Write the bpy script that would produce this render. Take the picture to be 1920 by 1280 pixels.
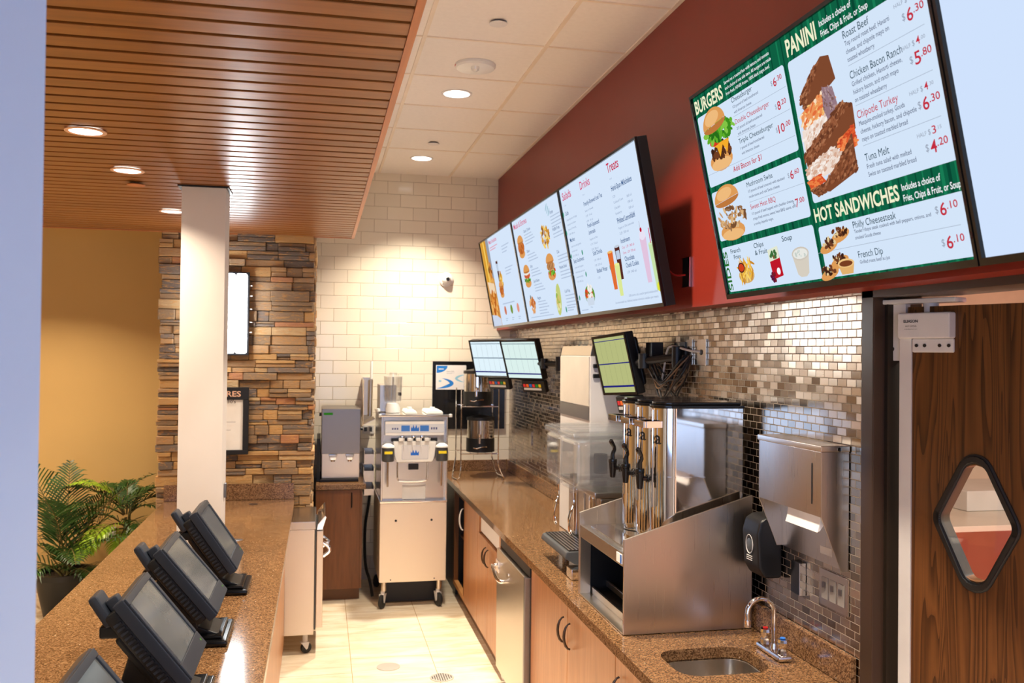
import bpy, bmesh, math, random
from mathutils import Matrix, Vector
for _o in list(bpy.data.objects): bpy.data.objects.remove(_o)
R = math.radians
SC = bpy.context.scene
COL = SC.collection
CEIL = 3.477; WOODZ = 2.745; BACK = 7.752; MOS = 1.64; RED = 1.52

# ---------------------------------------------------------------- camera
cd = bpy.data.cameras.new('camera'); cam = bpy.data.objects.new('camera', cd); COL.objects.link(cam)
fw = Vector((0.20926518, 0.97777211, 0.01303052)); rt = Vector((0.97776711, -0.20940956, 0.01091427)); up = Vector((-0.01340039, -0.01045683, 0.99985553))
m = Matrix((rt, up, -fw)).transposed().to_4x4(); m.translation = (0, 0, 1.94)
cam.matrix_world = m
cd.sensor_fit = 'HORIZONTAL'; cd.sensor_width = 36; cd.lens = 36*1679.75/1920
cd.clip_start = .05; cd.clip_end = 60
cd.dof.use_dof = True; cd.dof.focus_distance = 3.1; cd.dof.aperture_fstop = 5.6
SC.camera = cam

# ---------------------------------------------------------------- world, exposure
w = bpy.data.worlds.new('world'); SC.world = w; w.use_nodes = True
w.node_tree.nodes['Background'].inputs[0].default_value = (.75, .82, 1, 1)
w.node_tree.nodes['Background'].inputs[1].default_value = .35
SC.view_settings.view_transform = 'Standard'; SC.view_settings.look = 'None'
SC.view_settings.gamma = 1; SC.view_settings.use_curve_mapping = False
SC.view_settings.exposure = 0.0

# ---------------------------------------------------------------- helpers
WM = {}
def thing(name, label, cat, loc=(0,0,0), rz=0, group=None, M=None):
    o = bpy.data.objects.new(name, None); COL.objects.link(o); o.empty_display_size = .05
    Mx = M if M is not None else Matrix.Translation(loc) @ Matrix.Rotation(rz, 4, 'Z')
    o.matrix_world = Mx; WM[o.name] = Mx.copy()
    o['label'] = label; o['category'] = cat
    if group: o['group'] = group
    return o
def tag(o, label, cat, group=None):
    o['label'] = label; o['category'] = cat
    if group: o['group'] = group
    return o
def struct(o): o['kind'] = 'structure'; return o
def children(o): return [c for c in bpy.data.objects if c.parent is o]
def copy_tree(o, parent=None):
    c = o.copy(); COL.objects.link(c)
    if parent is not None: c.parent = parent
    for ch in children(o): copy_tree(ch, c)
    return c
def dup(o, label, loc=None, M=None, group=None):
    c = copy_tree(o)
    if M is not None: c.matrix_world = M
    if loc is not None: c.location = loc
    c['label'] = label
    if group: c['group'] = group
    return c

class MB:
    def __init__(s): s.bm = bmesh.new()
    def _merge(s, b, M=None, mi=0):
        if M is not None: bmesh.ops.transform(b, matrix=M, verts=b.verts)
        vm = {}
        for v in b.verts: vm[v] = s.bm.verts.new(v.co)
        for f in b.faces:
            try: nf = s.bm.faces.new([vm[v] for v in f.verts]); nf.material_index = mi
            except ValueError: pass
        b.free()
    def box(s, x0, x1, y0, y1, z0, z1, b=0, mi=0, M=None, seg=2):
        bb = bmesh.new(); bmesh.ops.create_cube(bb, size=1)
        for v in bb.verts:
            v.co = Vector(((x0+x1)/2+v.co.x*(x1-x0), (y0+y1)/2+v.co.y*(y1-y0), (z0+z1)/2+v.co.z*(z1-z0)))
        if b > 0:
            b = min(b, .49*min(abs(x1-x0), abs(y1-y0), abs(z1-z0)))
            bmesh.ops.bevel(bb, geom=bb.edges[:], offset=b, segments=seg, affect='EDGES', profile=.5)
        s._merge(bb, M, mi); return s
    def cyl(s, p, r, h, axis='Z', r2=None, seg=24, b=0, mi=0, M=None):
        bb = bmesh.new(); bmesh.ops.create_cone(bb, cap_ends=True, segments=seg, radius1=r, radius2=r if r2 is None else r2, depth=h)
        bmesh.ops.translate(bb, vec=(0, 0, h/2), verts=bb.verts)
        if b > 0:
            ed = [e for e in bb.edges if len(e.link_faces) == 2 and any(len(f.verts) > 4 for f in e.link_faces)]
            bmesh.ops.bevel(bb, geom=ed, offset=b, segments=2, affect='EDGES', profile=.5)
        A = {'Z': Matrix.Identity(4), 'X': Matrix.Rotation(R(90), 4, 'Y'), 'Y': Matrix.Rotation(R(-90), 4, 'X')}[axis]
        T = Matrix.Translation(p) @ A
        if M is not None: T = M @ T
        s._merge(bb, T, mi); return s
    def lathe(s, prof, p=(0,0,0), axis='Z', seg=32, mi=0, M=None):
        bb = bmesh.new(); rings = []
        for r, z in prof:
            if r < 1e-6: rings.append([bb.verts.new((0, 0, z))])
            else: rings.append([bb.verts.new((r*math.cos(2*math.pi*i/seg), r*math.sin(2*math.pi*i/seg), z)) for i in range(seg)])
        for a, c in zip(rings, rings[1:]):
            for i in range(seg):
                j = (i+1) % seg
                if len(a) == 1 and len(c) > 1: bb.faces.new((a[0], c[j], c[i]))
                elif len(c) == 1 and len(a) > 1: bb.faces.new((a[i], a[j], c[0]))
                elif len(a) > 1: bb.faces.new((a[i], a[j], c[j], c[i]))
        bmesh.ops.recalc_face_normals(bb, faces=bb.faces)
        A = {'Z': Matrix.Identity(4), 'X': Matrix.Rotation(R(90), 4, 'Y'), 'Y': Matrix.Rotation(R(-90), 4, 'X')}[axis]
        T = Matrix.Translation(p) @ A
        if M is not None: T = M @ T
        s._merge(bb, T, mi); return s
    def prism(s, pts, h, axis='Z', at=0, b=0, mi=0, M=None, cap=True):
        """pts in the plane across the axis: Z->(x,y) X->(y,z) Y->(x,z); extruded from at to at+h"""
        bb = bmesh.new()
        def P(u, v, t): return {'Z': (u, v, t), 'X': (t, u, v), 'Y': (u, t, v)}[axis]
        a = [bb.verts.new(P(u, v, at)) for u, v in pts]; c = [bb.verts.new(P(u, v, at+h)) for u, v in pts]
        n = len(pts)
        if cap: bb.faces.new(a); bb.faces.new(c[::-1])
        for i in range(n): bb.faces.new((a[i], c[i], c[(i+1) % n], a[(i+1) % n]))
        bmesh.ops.recalc_face_normals(bb, faces=bb.faces)
        if b > 0: bmesh.ops.bevel(bb, geom=bb.edges[:], offset=b, segments=2, affect='EDGES', profile=.5)
        s._merge(bb, M, mi); return s
    def tube(s, pts, r, seg=8, mi=0, closed=False, M=None, smoothn=0):
        pts = [Vector(p) for p in pts]
        for _ in range(smoothn):
            q = [pts[0]]
            for a, c in zip(pts, pts[1:]): q += [a.lerp(c, .25), a.lerp(c, .75)]
            q.append(pts[-1]); pts = q
        rr = r if isinstance(r, (list, tuple)) else None
        bb = bmesh.new(); rings = []; n = len(pts); nrm = None
        for i, p in enumerate(pts):
            if closed: t = (pts[(i+1) % n]-pts[i-1])
            else: t = pts[min(i+1, n-1)]-pts[max(i-1, 0)]
            if t.length < 1e-9: t = Vector((0, 0, 1))
            t.normalize()
            if nrm is None:
                nrm = Vector((0, 0, 1)) if abs(t.z) < .9 else Vector((1, 0, 0))
            nrm = (nrm - t*nrm.dot(t)).normalized(); bi = t.cross(nrm)
            ra = (rr[min(i*len(rr)//n, len(rr)-1)] if rr else r)
            rings.append([bb.verts.new(p + (nrm*math.cos(2*math.pi*k/seg)+bi*math.sin(2*math.pi*k/seg))*ra) for k in range(seg)])
        pr = list(zip(rings, rings[1:])) + ([(rings[-1], rings[0])] if closed else [])
        for a, c in pr:
            for k in range(seg): bb.faces.new((a[k], a[(k+1) % seg], c[(k+1) % seg], c[k]))
        if not closed: bb.faces.new(rings[0][::-1]); bb.faces.new(rings[-1])
        bmesh.ops.recalc_face_normals(bb, faces=bb.faces)
        s._merge(bb, M, mi); return s
    def quad(s, a, b_, c, d, mi=0):
        f = s.bm.faces.new([s.bm.verts.new(v) for v in (a, b_, c, d)]); f.material_index = mi; return s
    def build(s, name, mats, parent=None, smooth=True, angle=35, world=False):
        if world and parent is not None:
            bmesh.ops.transform(s.bm, matrix=WM[parent.name].inverted(), verts=s.bm.verts)
        me = bpy.data.meshes.new(name); s.bm.to_mesh(me); s.bm.free()
        for mm in (mats if isinstance(mats, (list, tuple)) else [mats]): me.materials.append(mm)
        if smooth and len(me.polygons):
            me.shade_smooth(); me.set_sharp_from_angle(angle=R(angle))
        o = bpy.data.objects.new(name, me); COL.objects.link(o)
        if smooth and len(me.polygons):
            wn = o.modifiers.new('weighted_normals', 'WEIGHTED_NORMAL'); wn.keep_sharp = True; wn.weight = 80
        if parent is not None:
            o.parent = parent
            WM[o.name] = WM[parent.name]
        else: WM[o.name] = Matrix.Identity(4)
        return o

# ---------------------------------------------------------------- node helpers
class NT:
    def __init__(s, name):
        s.m = bpy.data.materials.new(name); s.m.use_nodes = True; s.t = s.m.node_tree; s.t.nodes.clear()
        s.out = s.t.nodes.new('ShaderNodeOutputMaterial')
    def n(s, ty, **k):
        nd = s.t.nodes.new(ty)
        for a, v in k.items(): setattr(nd, a, v)
        return nd
    def l(s, a, b): s.t.links.new(a, b)
    def v(s, sock, val):
        if hasattr(val, 'is_output') or isinstance(val, bpy.types.NodeSocket): s.l(val, sock)
        else: sock.default_value = val
    def math(s, op, a, b=None, c=None):
        nd = s.n('ShaderNodeMath', operation=op); s.v(nd.inputs[0], a)
        if b is not None: s.v(nd.inputs[1], b)
        if c is not None: s.v(nd.inputs[2], c)
        return nd.outputs[0]
    def mix(s, f, a, b):
        nd = s.n('ShaderNodeMix', data_type='RGBA'); s.v(nd.inputs[0], f)
        s.v(nd.inputs[6], a if not isinstance(a, tuple) else (*a, 1)[:4]); s.v(nd.inputs[7], b if not isinstance(b, tuple) else (*b, 1)[:4])
        return nd.outputs[2]
    def ramp(s, f, stops, interp='LINEAR'):
        nd = s.n('ShaderNodeValToRGB'); nd.color_ramp.interpolation = interp; e = nd.color_ramp.elements
        while len(e) < len(stops): e.new(.5)
        for el, (p, c) in zip(e, stops): el.position = p; el.color = (*c, 1)[:4]
        s.v(nd.inputs[0], f); return nd.outputs[0]
    def obj(s, scale=(1,1,1), rot=(0,0,0), loc=(0,0,0)):
        tc = s.n('ShaderNodeTexCoord'); mp = s.n('ShaderNodeMapping'); s.l(tc.outputs['Object'], mp.inputs[0])
        mp.inputs['Scale'].default_value = scale; mp.inputs['Rotation'].default_value = rot; mp.inputs['Location'].default_value = loc
        return mp.outputs[0]
    def noise(s, vec, scale, detail=4, rough=.5, dist=0, out=0):
        nd = s.n('ShaderNodeTexNoise'); s.l(vec, nd.inputs['Vector']); nd.inputs['Scale'].default_value = scale
        nd.inputs['Detail'].default_value = detail; nd.inputs['Roughness'].default_value = rough; nd.inputs['Distortion'].default_value = dist
        return nd.outputs[out]
    def bump(s, h, strength=.3, dist=.01):
        nd = s.n('ShaderNodeBump'); s.l(h, nd.inputs['Height']); nd.inputs['Strength'].default_value = strength; nd.inputs['Distance'].default_value = dist
        return nd.outputs[0]
    def bsdf(s, color=(.5,.5,.5), rough=.5, metal=0, normal=None, spec=.5, coat=0, coatr=.1, trans=0, ior=1.45, alpha=1):
        b = s.n('ShaderNodeBsdfPrincipled')
        s.v(b.inputs['Base Color'], (*color, 1)[:4] if isinstance(color, tuple) else color)
        s.v(b.inputs['Roughness'], rough); s.v(b.inputs['Metallic'], metal); s.v(b.inputs['Specular IOR Level'], spec)
        b.inputs['Coat Weight'].default_value = coat; b.inputs['Coat Roughness'].default_value = coatr
        b.inputs['Transmission Weight'].default_value = trans; b.inputs['IOR'].default_value = ior; b.inputs['Alpha'].default_value = alpha
        if normal is not None: s.l(normal, b.inputs['Normal'])
        s.l(b.outputs[0], s.out.inputs[0]); return s.m

def plain(name, color, rough=.5, metal=0, var=.0, scale=6, **k):
    t = NT(name); v = t.obj()
    n_ = t.noise(v, scale, 5)
    d = .06 if var == 0 else var
    lo = tuple(c*(1-d) for c in color); hi = tuple(min(1, c*(1+d)) for c in color)
    return t.bsdf(t.ramp(n_, [(.3, lo), (.7, hi)]), rough, metal, **k)
def emis(name, color, strength=1.0):
    t = NT(name); e = t.n('ShaderNodeEmission'); e.inputs[0].default_value = (*color, 1); e.inputs[1].default_value = strength
    t.l(e.outputs[0], t.out.inputs[0]); return t.m
def srgb(r, g, b):
    f = lambda c: (c/255/12.92 if c/255 <= .04045 else ((c/255+.055)/1.055)**2.4)
    return (f(r), f(g), f(b))
def steel(name, color=(.62,.59,.55), rough=.25, sc=(2,2,160), rvar=.10, bump=.006):
    t = NT(name); v = t.obj(sc); n_ = t.noise(v, 4, 3, .6)
    v2 = t.obj((1.2, 1.2, 1.2)); n2 = t.noise(v2, 1.6, 1)
    rr = t.math('ADD', t.math('MULTIPLY', n_, rvar), rough-rvar/2)
    h = n2
    return t.bsdf(color, rr, 1, normal=t.bump(h, bump*2, .02))
def wood(name, stops, grain='Z', scale=1.0, rough=.35, fig=.0, coat=0, spec=.5, stretch=18):
    t = NT(name); sc = {'Z': (stretch, stretch, 1), 'Y': (stretch, 1, stretch), 'X': (1, stretch, stretch)}[grain]
    v = t.obj(tuple(a*scale for a in sc)); n1 = t.noise(v, 1.6, 6, .62, .35)
    v2 = t.obj(tuple(a*scale*.22 for a in sc)); n2 = t.noise(v2, 1.3, 3, .5, .5)
    f = t.math('ADD', t.math('MULTIPLY', n1, .6), t.math('MULTIPLY', n2, .4))
    return t.bsdf(t.ramp(f, stops), rough, 0, normal=t.bump(n1, .08, .003), coat=coat, spec=spec)
def brickmat(name, uax, vax, w, h, g, u0, v0, tile, var, mortar, rough, metal, tilt=0, rvar=0, bumpd=.002, alt=.5, tile2=None):
    t = NT(name); tc = t.n('ShaderNodeTexCoord'); sp = t.n('ShaderNodeSeparateXYZ'); t.l(tc.outputs['Object'], sp.inputs[0])
    u = t.math('SUBTRACT', sp.outputs[uax], u0); vv = t.math('SUBTRACT', sp.outputs[vax], v0)
    vh = t.math('DIVIDE', vv, h); row = t.math('FLOOR', vh); fv = t.math('FRACT', vh)
    par = t.math('MULTIPLY', t.math('FLOORED_MODULO', row, 2.0), alt)
    uu = t.math('ADD', t.math('DIVIDE', u, w), par); col = t.math('FLOOR', uu); fu = t.math('FRACT', uu)
    def edge(fr, size):
        a = t.math('MULTIPLY', t.math('MINIMUM', fr, t.math('SUBTRACT', 1.0, fr)), size)
        return a
    d = t.math('MINIMUM', edge(fu, w), edge(fv, h))
    mort = t.math('LESS_THAN', d, g/2)
    cb = t.n('ShaderNodeCombineXYZ'); t.l(col, cb.inputs[0]); t.l(row, cb.inputs[1])
    wn = t.n('ShaderNodeTexWhiteNoise', noise_dimensions='3D'); t.l(cb.outputs[0], wn.inputs[0])
    tcol = t.mix(wn.outputs[0], tuple(c*(1-var) for c in tile), tuple(min(1, c*(1+var)) for c in (tile2 or tile)))
    c = t.mix(mort, tcol, mortar)
    mr = t.n('ShaderNodeMapRange'); t.l(d, mr.inputs[0]); mr.inputs[1].default_value = g*.35; mr.inputs[2].default_value = g*1.1
    bp = t.bump(mr.outputs[0], .9, bumpd)
    nrm = bp
    if tilt:
        sub = t.n('ShaderNodeVectorMath', operation='SUBTRACT'); t.l(wn.outputs[1], sub.inputs[0]); sub.inputs[1].default_value = (.5, .5, .5)
        sc = t.n('ShaderNodeVectorMath', operation='SCALE'); t.l(sub.outputs[0], sc.inputs[0]); sc.inputs[3].default_value = tilt
        ad = t.n('ShaderNodeVectorMath', operation='ADD'); t.l(sc.outputs[0], ad.inputs[0]); t.l(bp, ad.inputs[1])
        no = t.n('ShaderNodeVectorMath', operation='NORMALIZE'); t.l(ad.outputs[0], no.inputs[0]); nrm = no.outputs[0]
    rr = t.math('ADD', t.math('MULTIPLY', wn.outputs[0], rvar), rough)
    r3 = t.math('ADD', t.math('MULTIPLY', mort, .5), rr)
    me_ = t.math('MULTIPLY', t.math('SUBTRACT', 1.0, mort), float(metal))
    return t.bsdf(c, r3, me_, normal=nrm)

# ---------------------------------------------------------------- materials
M = {}
M['tile'] = brickmat('glazed_subway_tile', 0, 2, .22131, .11068, .003, .55081+.5*.22131, 3.40957-30*.11068, (.80,.74,.62), .035, (.40,.33,.24), .13, 0, tilt=.012, bumpd=.0015)
M['mosaic'] = brickmat('steel_mosaic', 1, 2, .0520, .0262, .0018, 2.462, .01, (.40,.325,.25), .30, (.42,.36,.29), .15, 1, tilt=.035, rvar=.14, bumpd=.001, tile2=(.46,.38,.30))
M['red'] = plain('red_paint', srgb(128,38,26), .42, var=.03)
M['yellow'] = plain('ochre_paint', srgb(206,172,110), .6, var=.02, scale=2)
M['white'] = plain('white_paint', srgb(228,224,222), .5, var=.015)
M['ceil'] = plain('ceiling_tile', srgb(242,236,230), .8, var=.02, scale=40)
M['tbar'] = plain('ceiling_grid', srgb(236,222,204), .5)
M['slat'] = wood('slat_wood', [(.25, srgb(102,58,22)), (.5, srgb(132,80,34)), (.75, srgb(152,98,48))], 'X', 1.2, .34)
M['slat_trim'] = wood('slat_trim_wood', [(.25, srgb(150,84,44)), (.5, srgb(178,108,64)), (.75, srgb(196,128,82))], 'Y', 1.2, .35)
M['black'] = plain('black_void', (.012,.01,.009), .6)
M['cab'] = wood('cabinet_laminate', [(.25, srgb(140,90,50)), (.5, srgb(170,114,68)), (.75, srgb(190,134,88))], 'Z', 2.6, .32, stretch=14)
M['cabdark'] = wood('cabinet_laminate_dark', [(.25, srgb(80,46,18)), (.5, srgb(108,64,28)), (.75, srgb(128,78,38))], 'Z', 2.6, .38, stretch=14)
M['kick'] = plain('kick_plate', srgb(120,84,54), .4)
M['steel'] = steel('brushed_steel')
M['steelw'] = steel('brushed_steel_warm', (.66,.58,.48), .3)
M['steelh'] = steel('brushed_steel_across', (.55,.48,.41), .24, (1.5,1.5,200), .08, .0)
M['steelv'] = steel('brushed_steel_upright', (.56,.49,.42), .29, (90,90,1), .10, .05)
M['steelm'] = steel('satin_steel_panel', (.80,.70,.56), .46, (2,2,120), .06, .0)
M['mirror'] = steel('polished_steel', (.76,.73,.70), .07, (60,60,1), .04, .02)
M['chrome'] = plain('chrome', (.85,.85,.87), .06, 1, var=.01)
M['darksteel'] = steel('dark_steel', (.26,.24,.23), .33)
M['blackp'] = plain('black_plastic', (.007,.007,.008), .42)
M['blackg'] = plain('black_gloss', (.006,.006,.007), .14)
M['grayp'] = plain('grey_plastic', (.055,.058,.062), .42)
M['posg'] = plain('terminal_plastic', (.020,.026,.040), .36)
M['whitep'] = plain('white_plastic', (.82,.82,.80), .3)
M['lgray'] = plain('light_grey_metal', (.62,.60,.58), .4)
M['paper'] = plain('paper', (.85,.84,.82), .6)
M['bronze'] = plain('dark_bronze', (.07,.045,.03), .35, .8)
M['brownframe'] = plain('brown_frame_paint', srgb(58,42,32), .32, var=.04)
M['jamb'] = plain('dark_jamb_paint', srgb(34,26,16), .45)
M['nearw'] = plain('near_wall_daylight_tint', srgb(200,214,234), .5, var=.01)  # blue of the daylight put into the near wall's base colour
M['cream'] = plain('cream_steel', (.72,.66,.57), .35, .3)
M['swg'] = plain('switch_grey', (.28,.26,.24), .4)
M['draing'] = plain('drain_grey', (.42,.39,.35), .45)
M['rubber'] = plain('black_rubber', (.012,.012,.012), .5)
M['copper'] = plain('copper_letters', srgb(222,178,150), .4)
M['yel'] = plain('yellow_label', srgb(238,216,40), .5)
M['blue'] = plain('blue_print', srgb(40,110,200), .5)
M['redp'] = plain('red_plastic', (.6,.02,.02), .35)
M['tancable'] = plain('tan_cable', srgb(120,92,66), .5)
M['tan'] = plain('tan_edge', srgb(196,140,84), .4)
# travertine floor
t = NT('travertine_floor'); v = t.obj((1.2, 5, 1)); n1 = t.noise(v, 2.0, 6, .6, .8)
tc = t.n('ShaderNodeTexCoord'); sp = t.n('ShaderNodeSeparateXYZ'); t.l(tc.outputs['Object'], sp.inputs[0])
cu = t.math('DIVIDE', t.math('SUBTRACT', sp.outputs[0], .214), .506); cf = t.math('FRACT', cu); cc = t.math('FLOOR', cu)
cv = t.math('ADD', t.math('DIVIDE', t.math('SUBTRACT', sp.outputs[1], 6.27), .506), t.math('MULTIPLY', t.math('FLOORED_MODULO', cc, 2.0), .5)); vf = t.math('FRACT', cv)
dd = t.math('MINIMUM', t.math('MINIMUM', cf, t.math('SUBTRACT', 1.0, cf)), t.math('MINIMUM', vf, t.math('SUBTRACT', 1.0, vf)))
jm = t.math('LESS_THAN', dd, .004)
M['floor'] = t.bsdf(t.mix(jm, t.ramp(n1, [(.3, srgb(214,192,158)), (.5, srgb(234,218,192)), (.7, srgb(246,236,216))]), srgb(176,146,106)), .24, 0)
# quartz
def quartz(name, a, b_, c_, rough=.12):
    t = NT(name); v = t.obj()
    vo = t.n('ShaderNodeTexVoronoi'); t.l(v, vo.inputs['Vector']); vo.inputs['Scale'].default_value = 230
    sp = t.n('ShaderNodeSeparateColor'); t.l(vo.outputs['Color'], sp.inputs[0])
    n1 = t.noise(v, 60, 3); f = t.math('ADD', t.math('MULTIPLY', sp.outputs[0], .75), t.math('MULTIPLY', n1, .25))
    vo2 = t.n('ShaderNodeTexVoronoi'); t.l(v, vo2.inputs['Vector']); vo2.inputs['Scale'].default_value = 75
    sp2 = t.n('ShaderNodeSeparateColor'); t.l(vo2.outputs['Color'], sp2.inputs[0])
    fl = t.math('MULTIPLY', t.math('GREATER_THAN', sp2.outputs[1], .975), t.math('LESS_THAN', vo2.outputs['Distance'], .20))
    col = t.ramp(f, [(.12, a), (.45, b_), (.8, c_)])
    return t.bsdf(t.mix(fl, col, (.55, .45, .32)), rough, 0, spec=.5)
M['quartz'] = quartz('brown_quartz', srgb(68,46,28), srgb(106,76,50), srgb(140,108,76))
M['quartzd'] = quartz('brown_quartz_shade', srgb(70,46,28), srgb(110,78,50), srgb(150,114,80), .18)
# ledge stone: one colour per stone
t = NT('ledge_stone'); ge = t.n('ShaderNodeNewGeometry'); v = t.obj((2, 2, 9)); n1 = t.noise(v, 9, 6, .65, .6); n3 = t.noise(t.obj(), 70, 4, .7)
base = t.ramp(ge.outputs['Random Per Island'], [(0, srgb(152,126,96)), (.18, srgb(190,152,108)), (.34, srgb(130,118,108)), (.5, srgb(212,168,108)), (.62, srgb(176,146,112)), (.75, srgb(112,102,94)), (.86, srgb(216,182,132)), (.95, srgb(192,132,92))], 'CONSTANT')
st = t.mix(t.math('MULTIPLY', n1, .6), base, srgb(104,86,72)); st = t.mix(t.math('MULTIPLY', t.math('GREATER_THAN', n1, .56), .5), st, srgb(206,150,80))
M['stone'] = t.bsdf(st, .75, 0, normal=t.bump(t.math('ADD', n1, t.math('MULTIPLY', n3, .4)), .8, .012))
M['mortar'] = plain('stone_backing', (.05,.04,.03), .9)
# walnut door: contour grain
t = NT('walnut_door'); v = t.obj((6.5, 1, .36)); nd = t.n('ShaderNodeTexNoise'); t.l(v, nd.inputs['Vector']); nd.inputs['Scale'].default_value = 1.9; nd.inputs['Detail'].default_value = 2.5; nd.inputs['Distortion'].default_value = .5
rings = t.math('FRACT', t.math('MULTIPLY', nd.outputs[0], 17.0)); fine = t.noise(t.obj((110, 20, 2.5)), 2, 4)
ff = t.math('ADD', t.math('MULTIPLY', rings, .65), t.math('MULTIPLY', fine, .35))
M['walnut'] = t.bsdf(t.ramp(ff, [(.12, srgb(44,24,12)), (.35, srgb(78,46,22)), (.7, srgb(104,64,32)), (.9, srgb(82,48,25))]), .33, 0)
# glass and clear plastic
def clear(name, tint=(.985,.99,.995), amt=.07, rough=.04, haze=.05):
    t = NT(name); tr = t.n('ShaderNodeBsdfTransparent'); tr.inputs[0].default_value = (*tint, 1)
    gl = t.n('ShaderNodeBsdfGlossy'); gl.inputs[1].default_value = rough
    fr = t.n('ShaderNodeLayerWeight'); fr.inputs[0].default_value = .35
    f = t.math('ADD', t.math('MULTIPLY', fr.outputs['Facing'], .30), amt)
    df = t.n('ShaderNodeBsdfDiffuse'); df.inputs[0].default_value = (.85,.87,.92,1); m0 = t.n('ShaderNodeMixShader'); m0.inputs[0].default_value = haze; t.l(tr.outputs[0], m0.inputs[1]); t.l(df.outputs[0], m0.inputs[2])
    mx = t.n('ShaderNodeMixShader'); t.l(f, mx.inputs[0]); t.l(m0.outputs[0], mx.inputs[1]); t.l(gl.outputs[0], mx.inputs[2]); t.l(mx.outputs[0], t.out.inputs[0])
    return t.m
M['clear'] = clear('clear_plastic'); M['glass'] = clear('window_glass', (.95,.97,.96), .03, .02, 0)
M['canister'] = clear('clear_canister', (.98,.985,.99), .10)
M['touch'] = plain('touch_screen_glass', (.085,.095,.105), .10)
M['leaf'] = plain('palm_leaf', srgb(40,74,26), .4, var=.45, scale=9)
M['leafl'] = plain('palm_leaf_new', srgb(140,176,40), .4, var=.25, scale=9)
M['stem'] = plain('palm_stem', srgb(96,86,44), .6)
M['soil'] = plain('soil', (.03,.02,.012), .9)
M['kred'] = plain('kitchen_floor_red', srgb(222,142,128), .5)
M['kwall'] = plain('kitchen_wall', srgb(222,214,196), .6)
# light emitters
M['lamp'] = emis('lamp_diffuser', (1, .93, .82), 9)
M['tubeL'] = emis('sconce_tube_glow', (.93, .97, 1), 22)
M['winglow'] = emis('added_daylight_pane', (.5, .68, 1), 1.6)

# ---------------------------------------------------------------- lights
def disk(name, loc, power, color=(1,.80,.58), size=.13, spread=130):
    ld = bpy.data.lights.new(name, 'AREA'); ld.shape = 'DISK'; ld.size = size; ld.energy = power; ld.color = color; ld.spread = R(spread)
    o = bpy.data.objects.new(name, ld); COL.objects.link(o); o.location = loc; return o
AISLE = [(.772,5.25), (.765,7.07), (.77,3.43), (.77,1.61), (.77,-.21)]
WOODL = [(-.857,3.553), (-.857,4.289), (-.852,5.492), (-.857,2.35)]
for x, y in AISLE: disk('aisle_lamp_light', (x, y, CEIL-.03), 40, (1,.86,.68), .13, 104)
for x, y in WOODL: disk('canopy_lamp_light', (x, y, WOODZ-.03), 13, (1,.80,.58))
for x, y in [(-3.2,3.2), (-3.2,5.5), (-2.1,6.6)]: disk('added_dining_light', (x, y, WOODZ-.03), 34, (1,.80,.58))  # unseen lamps added over the dining side to brighten the ochre wall
ld = bpy.data.lights.new('daylight', 'AREA'); ld.shape = 'RECTANGLE'; ld.size = 3.4; ld.size_y = 1.7; ld.energy = 66; ld.color = (.36,.55,1)  # area lamp for the bluish daylight, just inside the added window
o = bpy.data.objects.new('daylight', ld); COL.objects.link(o); o.location = (-1.2, -2.9, 1.75); o.rotation_euler = (R(90), 0, 0)
disk('kitchen_light', (3.2, 1.8, 3.1), 230, (1,.94,.86), .9, 170)

# ================================================================ SETTING
def sbox(name, mat, *a, b=0, kind=True):
    o = MB().box(*a, b=b).build(name, mat, smooth=b > 0)
    if kind: struct(o)
    return o
sbox('floor', M['floor'], -5, 1.76, -3, BACK+.1, -.1, 0)
# tiled ceiling with its grid
c = sbox('ceiling', M['ceil'], -5, 1.9, -3, BACK+.1, CEIL, CEIL+.05)
g = MB(); T0 = 1.08579; Y0 = 4.33424; tl = .6096
for k in range(-2, 2): 
    x = T0 + (k)*tl
    if x < 1.5: g.box(x-.010, x+.010, -3, BACK, CEIL-.006, CEIL+.002)
g.box(RED-.02, RED+.01, -3, BACK, CEIL-.006, CEIL+.002)
for k in range(-12, 6): 
    if k == 5: continue
    y = Y0+k*tl; g.box(.225, RED, y-.007, y+.007, CEIL-.004, CEIL+.002)
struct(g.build('ceiling_grid', M['tbar'], c, smooth=False))
sbox('wall_back', M['tile'], -.06, 1.9, BACK, BACK+.15, -.05, CEIL)
sbox('wall_back_ochre', M['yellow'], -5, -1.04, BACK-.02, BACK+.15, -.05, CEIL)
sbox('wall_left', M['yellow'], -5.1, -5, -3, BACK+.1, 0, CEIL)
# rear wall with an unseen window added as source of the bluish daylight
rw = MB(); rw.box(-5, -2.95, -3.1, -3, 0, CEIL); rw.box(.55, 1.9, -3.1, -3, 0, CEIL); rw.box(-2.95, .55, -3.1, -3, 0, .88); rw.box(-2.95, .55, -3.1, -3, 2.62, CEIL)
struct(rw.build('wall_rear', M['white'], smooth=False))
win = struct(MB().box(-2.95, .55, -3.08, -3.06, .88, 2.62).build('added_window_1', M['winglow'], smooth=False))
wf = MB()
for x in (-2.95, -1.2, .51): wf.box(x, x+.04, -3.06, -3.0, .88, 2.62)
wf.box(-2.95, .55, -3.06, -3.0, .88, .92); wf.box(-2.95, .55, -3.06, -3.0, 2.58, 2.62)
struct(wf.build('added_window_frame', M['brownframe'], win, smooth=False))
# red bulkhead and mosaic wall on the right
sbox('wall_right_red', M['red'], RED, 1.9, -3, BACK, 2.14, CEIL)
sbox('wall_right_mosaic', M['mosaic'], MOS, 1.76, 2.462, BACK, 0, 2.16)
sbox('wall_right_near', M['white'], MOS, 1.76, -3, 1.42, 0, 2.16)
# near white wall end at the left edge of the view
struct(MB().prism([(-1.6,1.4),(-.393,1.4),(-.405,1.43),(-.60,1.60),(-1.6,1.60)], WOODZ+.1, 'Z', 0).build('wall_near', M['nearw'], smooth=False))
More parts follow.
